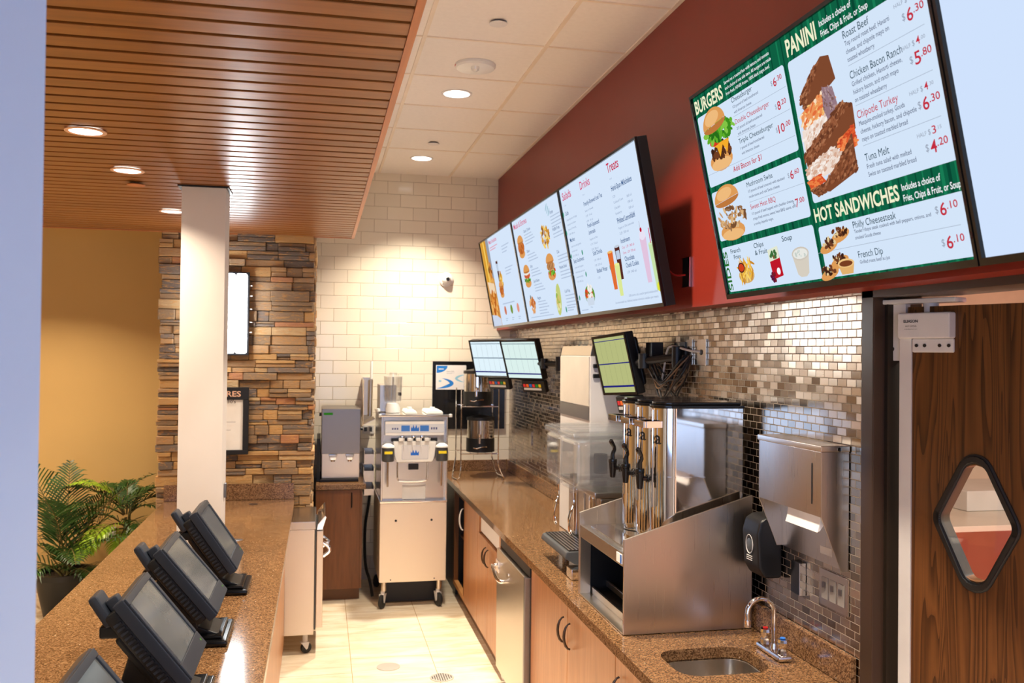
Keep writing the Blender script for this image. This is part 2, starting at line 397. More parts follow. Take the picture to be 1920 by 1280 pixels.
# white column on the service counter
col_ = struct(MB().box(-.672, -.464, 4.61, 4.80, .911, WOODZ-.001, b=.003).build('white_column', M['white']))
struct(MB().box(-.69, -.45, 4.595, 4.815, WOODZ-.008, WOODZ-.001).build('column_collar', M['blackp'], col_, smooth=False))
struct(MB().box(-.4645, -.452, 4.70, 4.74, 1.20, 1.27, b=.002).build('wall_plate', M['darksteel'], col_))
# ---- slatted wood canopy
cn = struct(MB().box(-4.2, .205, -2.9, 6.44, WOODZ+.022, WOODZ+.05).build('slatted_canopy', M['black'], smooth=False))
s_ = MB(); y = 6.45
while y > -2.8:
    s_.box(-4.2, .207, y-.079, y, WOODZ, WOODZ+.02, b=.0015, seg=1); y -= .0993
struct(s_.build('canopy_slats', M['slat'], cn, smooth=False))
e_ = MB(); e_.box(.207, .227, -2.9, 6.47, WOODZ-.004, WOODZ+.09); e_.box(-4.2, .227, 6.45, 6.47, WOODZ-.004, WOODZ+.09)
struct(e_.build('canopy_trim', M['slat_trim'], cn, smooth=False))
e_ = MB(); e_.box(.19, .215, -2.9, 6.46, WOODZ+.09, CEIL); e_.box(-4.2, .215, 6.44, 6.465, WOODZ+.09, CEIL)
struct(e_.build('canopy_fascia', M['white'], cn, smooth=False))
# ---- ledge stone pillar
rnd = random.Random(5)
pil = struct(MB().box(-1.05, -.06, 6.52, BACK, 0, CEIL).build('stone_pillar', M['mortar'], smooth=False))
st = MB(); z = 0
while z < CEIL-.02:
    h = rnd.choice([.036,.044,.052,.06,.068,.075]); 
    if z+h > CEIL: h = CEIL-z
    x = -1.075+rnd.uniform(-.015,.012); xe = -.04
    while x < xe-.03:
        L = rnd.uniform(.08,.30); x2 = min(x+L, xe+rnd.uniform(-.012,.012)) if x+L > xe-.07 else x+L
        hh = h if rnd.random() > .25 else h*.55
        d = rnd.uniform(0,.04)
        st.box(x+.001, x2-.001, 6.44+d, 6.55, z+.0015, z+hh-.0015, b=.004, seg=1)
        if hh < h: st.box(x+.001, x2-.001, 6.44+rnd.uniform(0,.03), 6.55, z+hh+.001, z+h-.0015, b=.003, seg=1)
        if x2 >= xe-.02: break
        x = x2
    for side in (0, 1):
        yy = 6.55
        while yy < BACK-.03:
            L = rnd.uniform(.12,.36); y2 = min(yy+L, BACK)
            d = rnd.uniform(0,.024)
            if side: st.box(-.10, -.042+d-.012, yy+.001, y2-.001, z+.0015, z+h-.0015, b=.004, seg=1)
            else: st.box(-1.07-d+.012, -1.0, yy+.001, y2-.001, z+.0015, z+h-.0015, b=.004, seg=1)
            yy = y2
    z += h
struct(st.build('ledge_stone', M['stone'], pil, smooth=False))

# ---- kitchen beyond the door
kf = sbox('kitchen_floor', M['kred'], 1.76, 6.6, -1, 6.4, -.1, 0)
kw = MB(); kw.box(6.6, 6.7, -1, 6.3, 0, 3.2); kw.box(1.9, 6.6, 6.2, 6.3, 0, 3.2); kw.box(1.9, 6.6, -1.1, -1, 0, 3.2); kw.box(1.9, 6.6, -1.1, 6.3, 3.2, 3.3)
struct(kw.build('wall_kitchen', M['kwall'], smooth=False))
pt = MB(); pt.box(1.76, 1.78, 2.462, 6.3, 0, 3.2); pt.box(1.76, 1.78, -1, 1.42, 0, 3.2); pt.box(1.76, 1.9, -1, 6.2, 3.1, 3.2)
struct(pt.build('wall_partition', M['kwall'], smooth=False))
sbox('baseboard_kitchen', M['kred'], 1.9, 6.6, 6.17, 6.2, 0, .80)
t_ = thing('prep_table', 'stainless kitchen table seen through the diamond door window', 'table', (4.75, 5.35, 0))
MB().box(-1.25, 1.25, -.5, .5, .86, .90, b=.008).build('table_top', M['cream'], t_)
MB().box(-.45, 1.1, -.05, .48, .90, 1.04, b=.01).build('raised_shelf', M['lgray'], t_)
for sx in (-1.15, 1.15):
    for sy in (-.42, .42): MB().cyl((sx, sy, 0), .02, .86).build('leg', M['lgray'], t_)

# ---- door frame (dark brown) round the opening
fr = MB(); fr.box(1.622, 1.78, 2.40, 2.462, 0, 2.165, b=.004); fr.box(1.622, 1.78, 1.40, 2.462, 2.118, 2.20, b=.002); fr.box(1.622, 1.78, 1.36, 1.42, 0, 2.165)
struct(fr.build('door_frame', [M['brownframe']]))
struct(MB().box(1.66, 1.775, 2.385, 2.401, 0, 2.118).build('door_jamb', M['jamb'], smooth=False))
# double action door, half open into the kitchen
dth = math.atan2(.38, .925)
dM = Matrix.Translation((1.705, 2.352, 0)) @ Matrix.Rotation(-R(90)+dth, 4, 'Z')     # local +x runs along the leaf, -y faces the counter
dr = struct(bpy.data.objects.new('door_1', None)); COL.objects.link(dr); dr.matrix_world = dM; WM['door_1'] = dM
def diamond(w_, h_, r, n=6):
    P = [Vector((0, h_)), Vector((w_, 0)), Vector((0, -h_)), Vector((-w_, 0))]; out = []
    for i in range(4):
        p = P[i]; a = (P[i-1]-p).normalized(); c = (P[(i+1) % 4]-p).normalized()
        half = math.acos(max(-1, min(1, a.dot(c))))/2; L = r/math.tan(half)
        ctr = p + (a+c).normalized()*(r/math.sin(half))
        s0 = p+a*L-ctr; s1 = p+c*L-ctr; a0 = math.atan2(s0.y, s0.x); a1 = math.atan2(s1.y, s1.x)
        dlt = (a1-a0+math.pi) % (2*math.pi)-math.pi
        for k in range(n+1):
            an = a0+dlt*k/n; out.append((ctr.x+r*math.cos(an), ctr.y+r*math.sin(an)))
    return out
def ring_prism(mb, outer, inner, y0, y1, cx, cz):
    bm = mb.bm; n = len(outer)
    A = [[bm.verts.new((cx+p[0], y, cz+p[1])) for p in L] for L, y in ((outer, y0), (inner, y0), (inner, y1), (outer, y1))]
    for a, c in zip(A, A[1:]+A[:1]):
        for i in range(n): bm.faces.new((a[i], a[(i+1) % n], c[(i+1) % n], c[i]))
    bmesh.ops.recalc_face_normals(bm, faces=bm.faces)
def plate_with_hole(name, mat, x0, x1, z0, z1, y0, y1, hole, cx, cz, parent):
    cu = bpy.data.curves.new(name, 'CURVE'); cu.dimensions = '2D'; cu.fill_mode = 'BOTH'; cu.extrude = (y1-y0)/2
    for pts in ([(x0,z0),(x1,z0),(x1,z1),(x0,z1)], [(cx+p[0], cz+p[1]) for p in hole]):
        sp = cu.splines.new('POLY'); sp.points.add(len(pts)-1); sp.use_cyclic_u = True
        for q, p in zip(sp.points, pts): q.co = (p[0], p[1], 0, 1)
    ob = bpy.data.objects.new(name, cu); COL.objects.link(ob)
    dg = bpy.context.evaluated_depsgraph_get(); me = bpy.data.meshes.new_from_object(ob.evaluated_get(dg)); bpy.data.objects.remove(ob)
    return me
DW, DC = .165, (.455, 1.475)     # diamond half width, centre on the leaf
DX, DZ = .2145, 1.486; DHW, DHH = .128, .25
me = plate_with_hole('door_leaf', None, .012, .93, .02, 2.088, -.02, .02, diamond(DHW-.02, DHH-.035, .045), DX, DZ, dr)
me.transform(Matrix.Rotation(R(90), 4, 'X')); me.materials.clear(); me.materials.append(M['walnut'])
ob = bpy.data.objects.new('door_leaf', me); COL.objects.link(ob); ob.parent = dr; WM['door_leaf'] = dM
struct(ob)
b_ = MB(); ring_prism(b_, diamond(DHW, DHH, .05), diamond(DHW-.026, DHH-.042, .035), -.029, .029, DX, DZ)
bmesh.ops.bevel(b_.bm, geom=[e for e in b_.bm.edges if abs(e.verts[0].co.y-e.verts[1].co.y) < 1e-5 and abs(abs(e.verts[0].co.y)-.029) < 1e-4 and len(e.link_faces) == 2], offset=.006, segments=3, affect='EDGES')
struct(b_.build('window_gasket', M['rubber'], dr, angle=60))
gl = MB(); gl.prism([(DX+p[0], DZ+p[1]) for p in diamond(DHW-.024, DHH-.040, .035)], .004, 'Y', -.020)
struct(gl.build('window_pane', M['glass'], dr, smooth=False))
struct(MB().box(-.012, .026, -.026, .026, .01, 2.02, b=.002).build('door_edge_strip', M['lgray'], dr))
hg = MB(); hg.box(-.005, .155, -.05, .05, 1.995, 2.07, b=.006); hg.box(.03, .155, -.030, -.02, 1.955, 1.995, b=.004)
struct(hg.build('hinge_housing', M['lgray'], dr))
h2 = MB(); h2.box(-.075, .0, -.012, .012, 1.93, 2.105, b=.002); h2.box(-.07, .16, -.03, .03, 2.098, 2.112, b=.003); h2.cyl((.07, 0, 2.07), .022, .03)
struct(h2.build('hinge_bracket', M['lgray'], dr))
hs = MB()
for x in (.045, .07, .115, .142): hs.cyl((x, -.0325, 1.975), .005, .003, 'Y', seg=10)
hs.cyl((-.045, -.0145, 1.965), .008, .003, 'Y', seg=12)
struct(hs.build('hinge_screws', M['blackp'], dr))
# ---------------------------------------------------------------- text and flat artwork
_tc = {}
def text_me(body, bold=0):
    k = (body, bold)
    if k in _tc: return _tc[k]
    cu = bpy.data.curves.new('t', 'FONT'); cu.body = body; cu.offset = bold; cu.resolution_u = 3
    ob = bpy.data.objects.new('t', cu); COL.objects.link(ob)
    dg = bpy.context.evaluated_depsgraph_get(); me = bpy.data.meshes.new_from_object(ob.evaluated_get(dg)); bpy.data.objects.remove(ob)
    vs = [(v.co.x, v.co.y) for v in me.vertices]; fs = [tuple(p.vertices) for p in me.polygons]; bpy.data.meshes.remove(me)
    _tc[k] = (vs, fs); return _tc[k]
CAP = .69
class Art:
    """flat artwork on a panel: u right, v down from the top left corner, in metres; the panel's front is -y"""
    def __init__(s, w, h, y=-.001): s.w, s.h, s.y = w, h, y; s.bm = bmesh.new(); s.mats = []; s.k = 0
    def mi(s, m):
        if m not in s.mats: s.mats.append(m)
        return s.mats.index(m)
    tf = None
    def P(s, u, v):
        if s.tf: u = s.tf[0]+(u-s.tf[0])*s.tf[1]
        return (u-s.w/2, s.y-s.k, s.h/2-v)
    def poly(s, pts, m, raise_=True):
        if raise_: s.k += .000012
        f = s.bm.faces.new([s.bm.verts.new(s.P(*p)) for p in pts]); f.material_index = s.mi(m)
        if f.normal.y > 0 or True:
            f.normal_update()
            if f.normal.y > 0: f.normal_flip()
    def rect(s, u0, v0, u1, v1, m, r=0):
        if r <= 0: s.poly([(u0,v0),(u1,v0),(u1,v1),(u0,v1)], m); return
        pts = []
        for cx, cy, a in ((u1-r, v0+r, -90), (u1-r, v1-r, 0), (u0+r, v1-r, 90), (u0+r, v0+r, 180)):
            for k in range(5): an = R(a+22.5*k); pts.append((cx+r*math.cos(an), cy+r*math.sin(an)))
        s.poly(pts, m)
    def ell(s, cx, cy, rx, ry, m, rot=0, n=18, a0=0, a1=360):
        pts = []
        full = (a1-a0) >= 360
        for k in range(n if full else n+1):
            an = R(a0+(a1-a0)*k/n); x = rx*math.cos(an); y = ry*math.sin(an); c, q = math.cos(R(rot)), math.sin(R(rot))
            pts.append((cx+x*c-y*q, cy+x*q+y*c))
        s.poly(pts, m)
    def text(s, body, u, v, w, h, m, bold=0, shear=0):
        """baseline left at (u,v); cap height h; stretched to width w (None keeps the shape)"""
        vs, fs = text_me(body, bold)
        if not vs: return
        s.k += .000012
        x0 = min(p[0] for p in vs); x1 = max(p[0] for p in vs); sy = h/CAP; sx = sy if w is None else w/(x1-x0)
        nv = [s.bm.verts.new(s.P(u+(p[0]-x0)*sx+p[1]*sy*shear, v-p[1]*sy)) for p in vs]
        mi = s.mi(m)
        for f in fs:
            try:
                nf = s.bm.faces.new([nv[i] for i in f]); nf.material_index = mi
            except ValueError: pass
    def build(s, name, parent):
        me = bpy.data.meshes.new(name); s.bm.to_mesh(me); s.bm.free()
        for m in s.mats: me.materials.append(m)
        o = bpy.data.objects.new(name, me); COL.objects.link(o); o.parent = parent; WM[o.name] = WM[parent.name]; return o
_E = {}
def E(r, g, b, k=1.0):
    key = (r, g, b, k)
    if key not in _E: _E[key] = emis('screen_%d_%d_%d' % (r, g, b), srgb(r, g, b), k)
    return _E[key]
_I = {}
def I(r, g, b):
    if (r, g, b) not in _I: _I[(r, g, b)] = plain('ink_%d_%d_%d' % (r, g, b), srgb(r, g, b), .5, var=.01)
    return _I[(r, g, b)]

# ================================================================ COUNTERS AND CABINETS
# service counter
sc_ = thing('service_counter', 'long speckled brown quartz service counter carrying the four terminals', 'counter', (-.59, 4.0, 0))
MB().box(-1.022, -.158, 1.625, 6.438, .872, .91, b=.003).build('counter_top', M['quartz'], sc_, world=True)
MB().box(-.99, -.20, 1.65, 5.85, .09, .872).build('counter_base', M['cab'], sc_, world=True, smooth=False)
MB().box(-.95, -.25, 1.65, 5.85, 0, .09).build('toe_kick', M['lgray'], sc_, world=True, smooth=False)
MB().box(-1.02, -.165, 6.416, 6.438, .911, 1.022, b=.002).build('backsplash', M['quartzd'], sc_, world=True)
# back counter with a cut out for the sink
def rrect(x0, x1, y0, y1, r, n=6):
    out = []
    for cx, cy, a in ((x1-r, y0+r, -90), (x1-r, y1-r, 0), (x0+r, y1-r, 90), (x0+r, y0+r, 180)):
        for k in range(n+1): an = R(a+90*k/n); out.append((cx+r*math.cos(an), cy+r*math.sin(an)))
    return out
SX0, SX1, SY0, SY1 = 1.15, 1.475, 2.695, 2.955
me = plate_with_hole('counter_top', None, 1.037, 1.636, 2.475, 7.748, 0, .038, rrect(SX0, SX1, SY0, SY1, .075), 0, 0, None)
bc = thing('back_counter', 'brown quartz back counter along the steel mosaic wall', 'counter', (1.33, 5.1, .87))
me.transform(Matrix.Translation((0, 0, .891))); me.transform(WM[bc.name].inverted()); me.materials.clear(); me.materials.append(M['quartz'])
ob = bpy.data.objects.new('counter_top', me); COL.objects.link(ob); ob.parent = bc
bs = MB(); bs.box(1.617, 1.637, 2.50, 7.748, .9115, 1.008, b=.002); bs.box(1.037, 1.616, 7.730, 7.750, .9115, 1.004, b=.002)
bs.build('backsplash', M['quartzd'], bc, world=True)
# sink
sk = thing('sink', 'small undermounted stainless hand sink in the back counter', 'sink', (1.312, 2.825, .872))
b_ = MB(); bm = b_.bm
L = []
for (ins, z, r) in ((-.004, .871, .079), (.004, .868, .072), (.012, .80, .066), (.03, .745, .055), (.06, .735, .04)):
    L.append([bm.verts.new((x, y, z)) for x, y in rrect(SX0+ins, SX1-ins, SY0+ins, SY1-ins, max(r, .02))])
for a, c in zip(L, L[1:]):
    for i in range(len(a)): bm.faces.new((a[i], a[(i+1) % len(a)], c[(i+1) % len(a)], c[i]))
bm.faces.new(L[-1])
b_.build('bowl', M['steel'], sk, world=True, angle=50)
MB().cyl((1.312, 2.825, .7352), .028, .003, b=.001).build('drain', M['chrome'], sk, world=True)
# faucet
fc = thing('faucet', 'chrome gooseneck faucet with red and blue capped handles beside the hand sink', 'faucet', (1.545, 2.845, .91))
MB().box(-.026, .026, -.085, .085, .001, .022, b=.008).build('base_plate', M['chrome'], fc)
pts = [(0,0,.02), (0,0,.13)]
for k in range(9):
    a = math.pi*k/8; pts.append((-.052+.052*math.cos(a), -.006*k/8, .145+.052*math.sin(a)))
pts.append((-.104, -.008, .125))
MB().tube(pts, .0085, 12).build('spout', M['chrome'], fc)
MB().cyl((-.104, -.008, .102), .0115, .026, b=.002).build('aerator', M['chrome'], fc)
MB().cyl((0, 0, .02), .014, .02, r2=.010).build('collar', M['chrome'], fc)
for sy, mm in ((.06, 'redp'), (-.06, 'blue')):
    hd = MB().lathe([(0, .02), (.018, .02), (.016, .035), (.012, .04), (.019, .062), (.017, .072), (0, .074)], (0, sy, 0), seg=10).build('handle', M['chrome'], fc, angle=20)
    MB().cyl((0, sy, .0742), .009, .003).build('handle_cap', M[mm], hd)

def arc_handle(parent, x, y, z, L=.11, mat='bronze', lean=.028):
    pts = []
    for k in range(9):
        a = math.pi*k/8; pts.append((x-lean*math.sin(a)-.004, y-.012+.0*k, z+L/2*math.cos(a)))
    return MB().tube(pts, [.004, .005, .006, .006, .006, .005, .004], 8).build('handle', M[mat], parent, world=True)
def cabinet(label, y0, y1, doors, group='cabinets under the back counter', top=.870):
    t_ = thing('base_cabinet', label, 'cabinet', (1.34, (y0+y1)/2, 0), group=group)
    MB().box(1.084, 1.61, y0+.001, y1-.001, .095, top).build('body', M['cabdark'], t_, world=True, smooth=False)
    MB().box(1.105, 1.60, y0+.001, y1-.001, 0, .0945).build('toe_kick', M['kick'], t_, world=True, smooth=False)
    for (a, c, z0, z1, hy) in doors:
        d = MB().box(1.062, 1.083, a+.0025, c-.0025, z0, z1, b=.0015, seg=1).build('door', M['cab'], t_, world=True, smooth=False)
        if hy is not None: arc_handle(d, 1.060, hy, z1-.13 if z1 > .75 else z1-.09)
    return t_
cabinet('brown base cabinet nearest the camera, below the hand sink', 2.49, 3.11, [(2.49, 3.11, .10, .868, 3.06)], top=.70)
cabinet('brown two door base cabinet below the tea urn stand, beside the steel fridge', 3.11, 4.43, [(3.11, 3.752, .10, .868, 3.70), (3.752, 4.43, .10, .868, 3.80)])
cb = cabinet('brown cabinet with a pale recessed panel above its doors, beyond the fridge', 5.215, 6.01, [(5.215, 5.63, .10, .730, 5.59), (5.63, 6.01, .10, .730, 5.67)])
MB().box(1.074, 1.0838, 5.26, 5.95, .745, .855).build('recessed_panel', M['white'], cb, world=True, smooth=False)
fr_ = MB(); fr_.box(1.062, 1.083, 5.218, 5.26, .733, .868); fr_.box(1.062, 1.083, 5.95, 6.008, .733, .868); fr_.box(1.062, 1.083, 5.26, 5.95, .856, .868); fr_.build('face_frame', M['cab'], cb, world=True, smooth=False)
cabinet('plain brown single door base cabinet beside the open dark cabinet', 6.01, 6.58, [(6.01, 6.58, .10, .868, None)])
oc = thing('open_cabinet', 'dark open cabinet at the far end under the back counter', 'cabinet', (1.34, 6.86, 0))
b_ = MB(); b_.box(1.10, 1.61, 6.582, 7.14, .095, .115); b_.box(1.10, 1.61, 6.582, 7.14, .85, .868); b_.box(1.10, 1.61, 6.582, 6.60, .115, .85); b_.box(1.10, 1.61, 7.12, 7.14, .115, .85); b_.box(1.58, 1.61, 6.60, 7.12, .115, .85)
b_.build('body', M['blackp'], oc, world=True, smooth=False)
b_ = MB(); b_.box(1.065, 1.099, 6.582, 6.62, .13, .868); b_.box(1.065, 1.099, 7.09, 7.14, .13, .868); b_.box(1.065, 1.099, 6.62, 7.09, .83, .868)
b_.build('face_frame', M['cabdark'], oc, world=True, smooth=False)
MB().box(1.065, 1.099, 6.582, 7.14, .095, .1295).build('bottom_rail', M['tan'], oc, world=True, smooth=False)
MB().box(1.12, 1.57, 6.602, 7.118, .47, .488).build('shelf', M['cabdark'], oc, world=True, smooth=False)
arc_handle(oc, 1.062, 6.62, .70, .16, 'lgray')
MB().box(1.105, 1.60, 6.582, 7.14, 0, .0945).build('toe_kick', M['kick'], oc, world=True, smooth=False)
cf = thing('corner_filler', 'dark filler cabinet panel in the far counter corner', 'cabinet', (1.34, 7.45, 0))
MB().box(1.085, 1.62, 7.142, 7.72, 0, .87).build('filler_panel', M['blackp'], cf, world=True, smooth=False)

# undercounter fridge, right run
uf = thing('undercounter_fridge', 'stainless undercounter fridge set among the brown cabinets', 'fridge', (1.33, 4.82, 0))
MB().box(1.085, 1.60, 4.445, 5.205, .06, .862).build('body', M['darksteel'], uf, world=True, smooth=False)
MB().box(1.058, 1.084, 4.45, 5.2, .80, .862, b=.003).build('grille', M['blackp'], uf, world=True)
d_ = MB().box(1.035, 1.083, 4.475, 5.2, .10, .795, b=.006).build('door', M['steelw'], uf, world=True)
MB().box(1.031, 1.085, 4.448, 4.474, .095, .80, b=.004).build('door_edge', M['darksteel'], uf, world=True)
hd = MB(); hd.tube([(1.033, 5.17, .70), (1.005, 5.17, .70), (1.0, 5.15, .695), (1.0, 5.0, .655), (1.012, 4.97, .65), (1.033, 4.97, .65)], .011, 10, smoothn=1); hd.box(1.030, 1.036, 5.12, 5.2, .66, .73, b=.002)
hd.build('handle', M['chrome'], d_, world=True)
MB().cyl((1.031, 4.86, .715), .008, .006, 'X').build('lock', M['chrome'], d_, world=True)
for y in (4.5, 5.14): MB().cyl((1.12, y, 0), .018, .062).build('foot', M['chrome'], uf, world=True)
MB().box(1.068, 1.09, 5.14, 5.20, .03, .095, b=.003).build('hinge', M['lgray'], uf, world=True)

# fridge at the end of the service counter
lf = thing('worktop_fridge', 'tall steel worktop fridge on casters before the stone pillar', 'fridge', (-.28, 6.15, 0))
MB().box(-.58, -.018, 5.875, 6.43, .13, .80, b=.003).build('body', M['steelw'], lf, world=True)
MB().box(-.59, -.012, 5.87, 6.43, .8005, .852, b=.004).build('worktop', M['steelh'], lf, world=True)
d_ = MB().box(-.006, .036, 5.88, 6.42, .17, .79, b=.004).build('door', M['steelw'], lf, world=True)
MB().box(-.0175, -.0065, 5.885, 6.415, .16, .80).build('door_gasket', M['grayp'], lf, world=True, smooth=False)
lip = MB(); lip.prism([(-.006, .795), (.030, .795), (.055, .875), (.045, .885), (.0, .83)], .53, 'Y', 5.885, b=.002)
lip.build('hinge_cover', M['chrome'], d_, world=True)
hb = MB(); hb.tube([(.036, 6.0, .69), (.075, 6.0, .66), (.078, 6.0, .63), (.036, 6.0, .60)], .012, 10, smoothn=1); hb.tube([(.075, 6.0, .66), (.078, 6.25, .64)], .010, 10); hb.tube([(.036, 6.25, .68), (.075, 6.25, .65), (.036, 6.25, .61)], .010, 10)
hb.build('handle', M['chrome'], d_, world=True)
def caster(parent, x, y, r, top, mat='rubber', ang=20):
    Mx = Matrix.Translation((x, y, 0)) @ Matrix.Rotation(R(ang), 4, 'Z')
    c_ = MB(); c_.cyl((0, 0, r*2.05), .016, top-r*2.05, M=Mx); c_.prism([(-.03, r*2.06), (.022, r*2.06), (r*.35, r*.9), (r*.05, r*.75)], .004, 'Y', -.020, M=Mx); c_.prism([(-.03, r*2.06), (.022, r*2.06), (r*.35, r*.9), (r*.05, r*.75)], .004, 'Y', .016, M=Mx); c_.box(-.03, .022, -.02, .02, r*2.03, r*2.09, M=Mx)
    f = c_.build('caster', M['lgray'], parent, world=True)
    w_ = MB(); w_.lathe([(0, -.014), (r*.5, -.015), (r*.9, -.014), (r, -.007), (r, .007), (r*.9, .014), (r*.5, .015), (0, .014)], (r*.2, 0, r), 'Y', 24, M=Mx)
    w_.build('wheel', M[mat], f, world=True)
for x, y in ((-.07, 5.93), (-.07, 6.37), (-.52, 5.93), (-.52, 6.37)): caster(lf, x, y, .035, .13)

# cabinet at the back wall with ice dispenser
ec = thing('end_cabinet', 'brown cabinet with dark top against the white tile wall', 'cabinet', (.16, 7.4, 0))
MB().box(-.018, .338, 7.10, 7.74, .095, .872).build('body', M['cabdark'], ec, world=True, smooth=False)
MB().box(-.018, .325, 7.16, 7.73, 0, .0945).build('toe_kick', M['kick'], ec, world=True, smooth=False)
d_ = MB().box(-.018, .32, 7.078, 7.099, .10, .866, b=.002).build('door', M['cabdark'], ec, world=True, smooth=False)
hd = MB(); hd.tube([(.255, 7.077, .84), (.255, 7.055, .835), (.255, 7.055, .735), (.255, 7.077, .73)], .005, 8); hd.build('handle', M['blackp'], d_, world=True)
MB().box(-.018, .362, 7.05, 7.748, .8725, .911, b=.003).build('counter_top', M['quartzd'], ec, world=True)
idp = thing('ice_dispenser', 'steel ice and water dispenser on the end cabinet', 'dispenser', (.17, 7.4, .911))
bk = MB(); bk.box(-.015, .012, 7.24, 7.70, .913, 1.25); bk.box(.012, .31, 7.19, 7.66, .913, .935, b=.003)
bk.build('base', M['blackp'], idp, world=True)
MB().box(.018, .322, 7.20, 7.66, 1.13, 1.487, b=.006).build('upper_housing', M['darksteel'], idp, world=True)
MB().box(.024, .318, 7.235, 7.66, .936, 1.129, b=.003).build('lower_panel', M['steelw'], idp, world=True)
for x in (.11, .24):
    c_ = MB(); c_.prism([(x-.035, 1.129), (x+.035, 1.129), (x+.022, 1.085), (x-.022, 1.085)], .04, 'Y', 7.19, b=.004); c_.cyl((x, 7.21, 1.07), .017, .02)
    c_.build('chute', M['chrome'], idp, world=True)
MB().box(.035, .105, 7.1965, 7.202, 1.438, 1.456).build('indicator', E(60,140,40,.6), idp, world=True, smooth=False)
kb = MB(); kb.cyl((.322, 7.30, 1.32), .012, .022, 'X'); kb.cyl((.0, 7.26, 1.44), .014, .017, 'X'); kb.box(.318, .33, 7.25, 7.29, 1.0, 1.05)
kb.build('side_knob', M['blackp'], idp, world=True)

# cup and lid dispensers on the back wall
cp = thing('cup_dispenser_bracket', 'tall angled steel bracket on the tile wall behind the soft serve machine', 'bracket', (.42, 7.7, 1.3))
b_ = MB(); b_.prism([(7.50, 1.33), (7.745, 1.40), (7.745, 1.72), (7.42, 1.70)], .004, 'X', .352); b_.box(.356, .44, 7.735, 7.75, 1.40, 1.72); b_.prism([(.357, 1.345), (.448, 1.39), (.448, 1.385), (.357, 1.34)], .30, 'Y', 7.42)
b_.build('panel', M['steelw'], cp, world=True, smooth=False)
MB().tube([(.415, 7.60, 1.40), (.42, 7.62, 1.70)], .02, 12).build('tube', M['steelw'], cp, world=True)
MB().tube([(.425, 7.62, 1.71), (.425, 7.62, 1.86)], .011, 10).build('straw_stack', M['whitep'], cp, world=True)
o1 = thing('wall_outlet', 'grey double outlet on the tile wall above the steel wall trays', 'outlet', (.41, 7.745, 1.28))
MB().box(-.05, .05, 0, .006, -.04, .03, b=.001).build('plate', M['lgray'], o1)
o2_ = MB(); o2_.box(-.035, -.01, -.002, 0, -.02, .015); o2_.box(.01, .035, -.002, 0, -.02, .015); o2_.build('socket', M['grayp'], o1, smooth=False)
for i, (z0, z1, dpt, x0, x1, lb) in enumerate(((1.01, 1.12, .24, .368, .448, 'topmost of the three steel trays on the wall beside the soft serve machine'), (.87, .99, .28, .362, .448, 'middle of the three steel trays on the wall, slightly sloping'), (.765, .835, .32, .366, .448, 'lowest of the three steel trays on the wall above the black cable'))):
    tr_ = thing('lid_tray', lb, 'tray', ((x0+x1)/2, 7.7, z0), group=None)
    y0 = 7.745-dpt
    b_ = MB(); b_.box(x0, x1, y0, 7.745, z0, z0+.004); b_.box(x0, x0+.003, y0, 7.745, z0+.004, z1); b_.box(x1-.003, x1, y0, 7.745, z0+.004, z1); b_.box(x0+.003, x1-.003, 7.741, 7.745, z0+.004, z1)
    b_.build('tray_body', M['steelw'], tr_, world=True, smooth=False)
    MB().box(x0+.004, x1-.004, y0, y0+.004, z0+.004, z0+(z1-z0)*.75).build('front_panel', M['steelw'], tr_, world=True, smooth=False)

# ---- soft serve machine
sm = thing('soft_serve_machine', 'tall stainless soft serve machine on black casters by the tile wall', 'soft serve machine', (.71, 7.1, 0))
X0, X1 = .455, .960; YF = 6.80
MB().box(X0, X1, YF, 7.56, .205, .80, b=.004).build('lower_panel', M['steelm'], sm, world=True)
MB().box(X0-.002, X1+.004, YF-.006, 7.56, .8005, .818, b=.004).build('lower_trim', M['mirror'], sm, world=True)
MB().box(X0+.012, X1-.004, YF+.05, 7.56, .8185, 1.452).build('upper_body', M['steel'], sm, world=True, smooth=False)
sd = MB(); sd.box(X0+.004, X0+.016, YF, 7.55, .8185, 1.452, b=.002); sd.box(X1-.012, X1+.002, YF, 7.55, .8185, 1.452, b=.002); sd.box(X0+.016, X1-.012, YF+.004, YF+.05, 1.425, 1.452)
sd.build('side_panel', M['steel'], sm, world=True)
MB().box(X0-.004, X1+.010, YF-.01, 7.56, 1.4525, 1.466, b=.003).build('top_plate', M['mirror'], sm, world=True)
hp = MB().box(.487, .934, YF+.0, YF+.049, 1.310, 1.415, b=.003).build('header_panel', M['paper'], sm, world=True)
def crown(A, u, v, w_, h_, m):
    pts = [(u, v+h_), (u, v+h_*.25)]
    for k in range(3): pts += [(u+w_*(k+.5)/3-w_*.02, v+h_*.6), (u+w_*(k+1)/3-w_*.04*(k < 2), v+h_*(.05 if k < 2 else .25))]
    pts[0] = (u, v+h_); pts.append((u+w_, v+h_)); A.poly(pts, m)
A = Art(.447, .105, 0)
A.rect(.0, .02, .447, .085, I(205,210,220)); A.rect(.12, .03, .185, .075, I(60,120,205)); A.rect(.262, .03, .33, .075, I(60,120,205)); crown(A, .193, .022, .062, .052, I(40,110,205))
for i, u in enumerate((.05, .068, .086)): A.rect(u, .048, u+.012, .062, I(80,90,140))
for i, u in enumerate((.345, .363, .381)): A.rect(u, .045, u+.012, .062, I(80,90,140))
o = A.build('header_artwork', hp); 
def place(o, M_, parent):
    o.data.transform(WM[parent.name].inverted() @ M_)
place(o, Matrix.Translation((.7105, YF-.002, 1.3625)), sm)
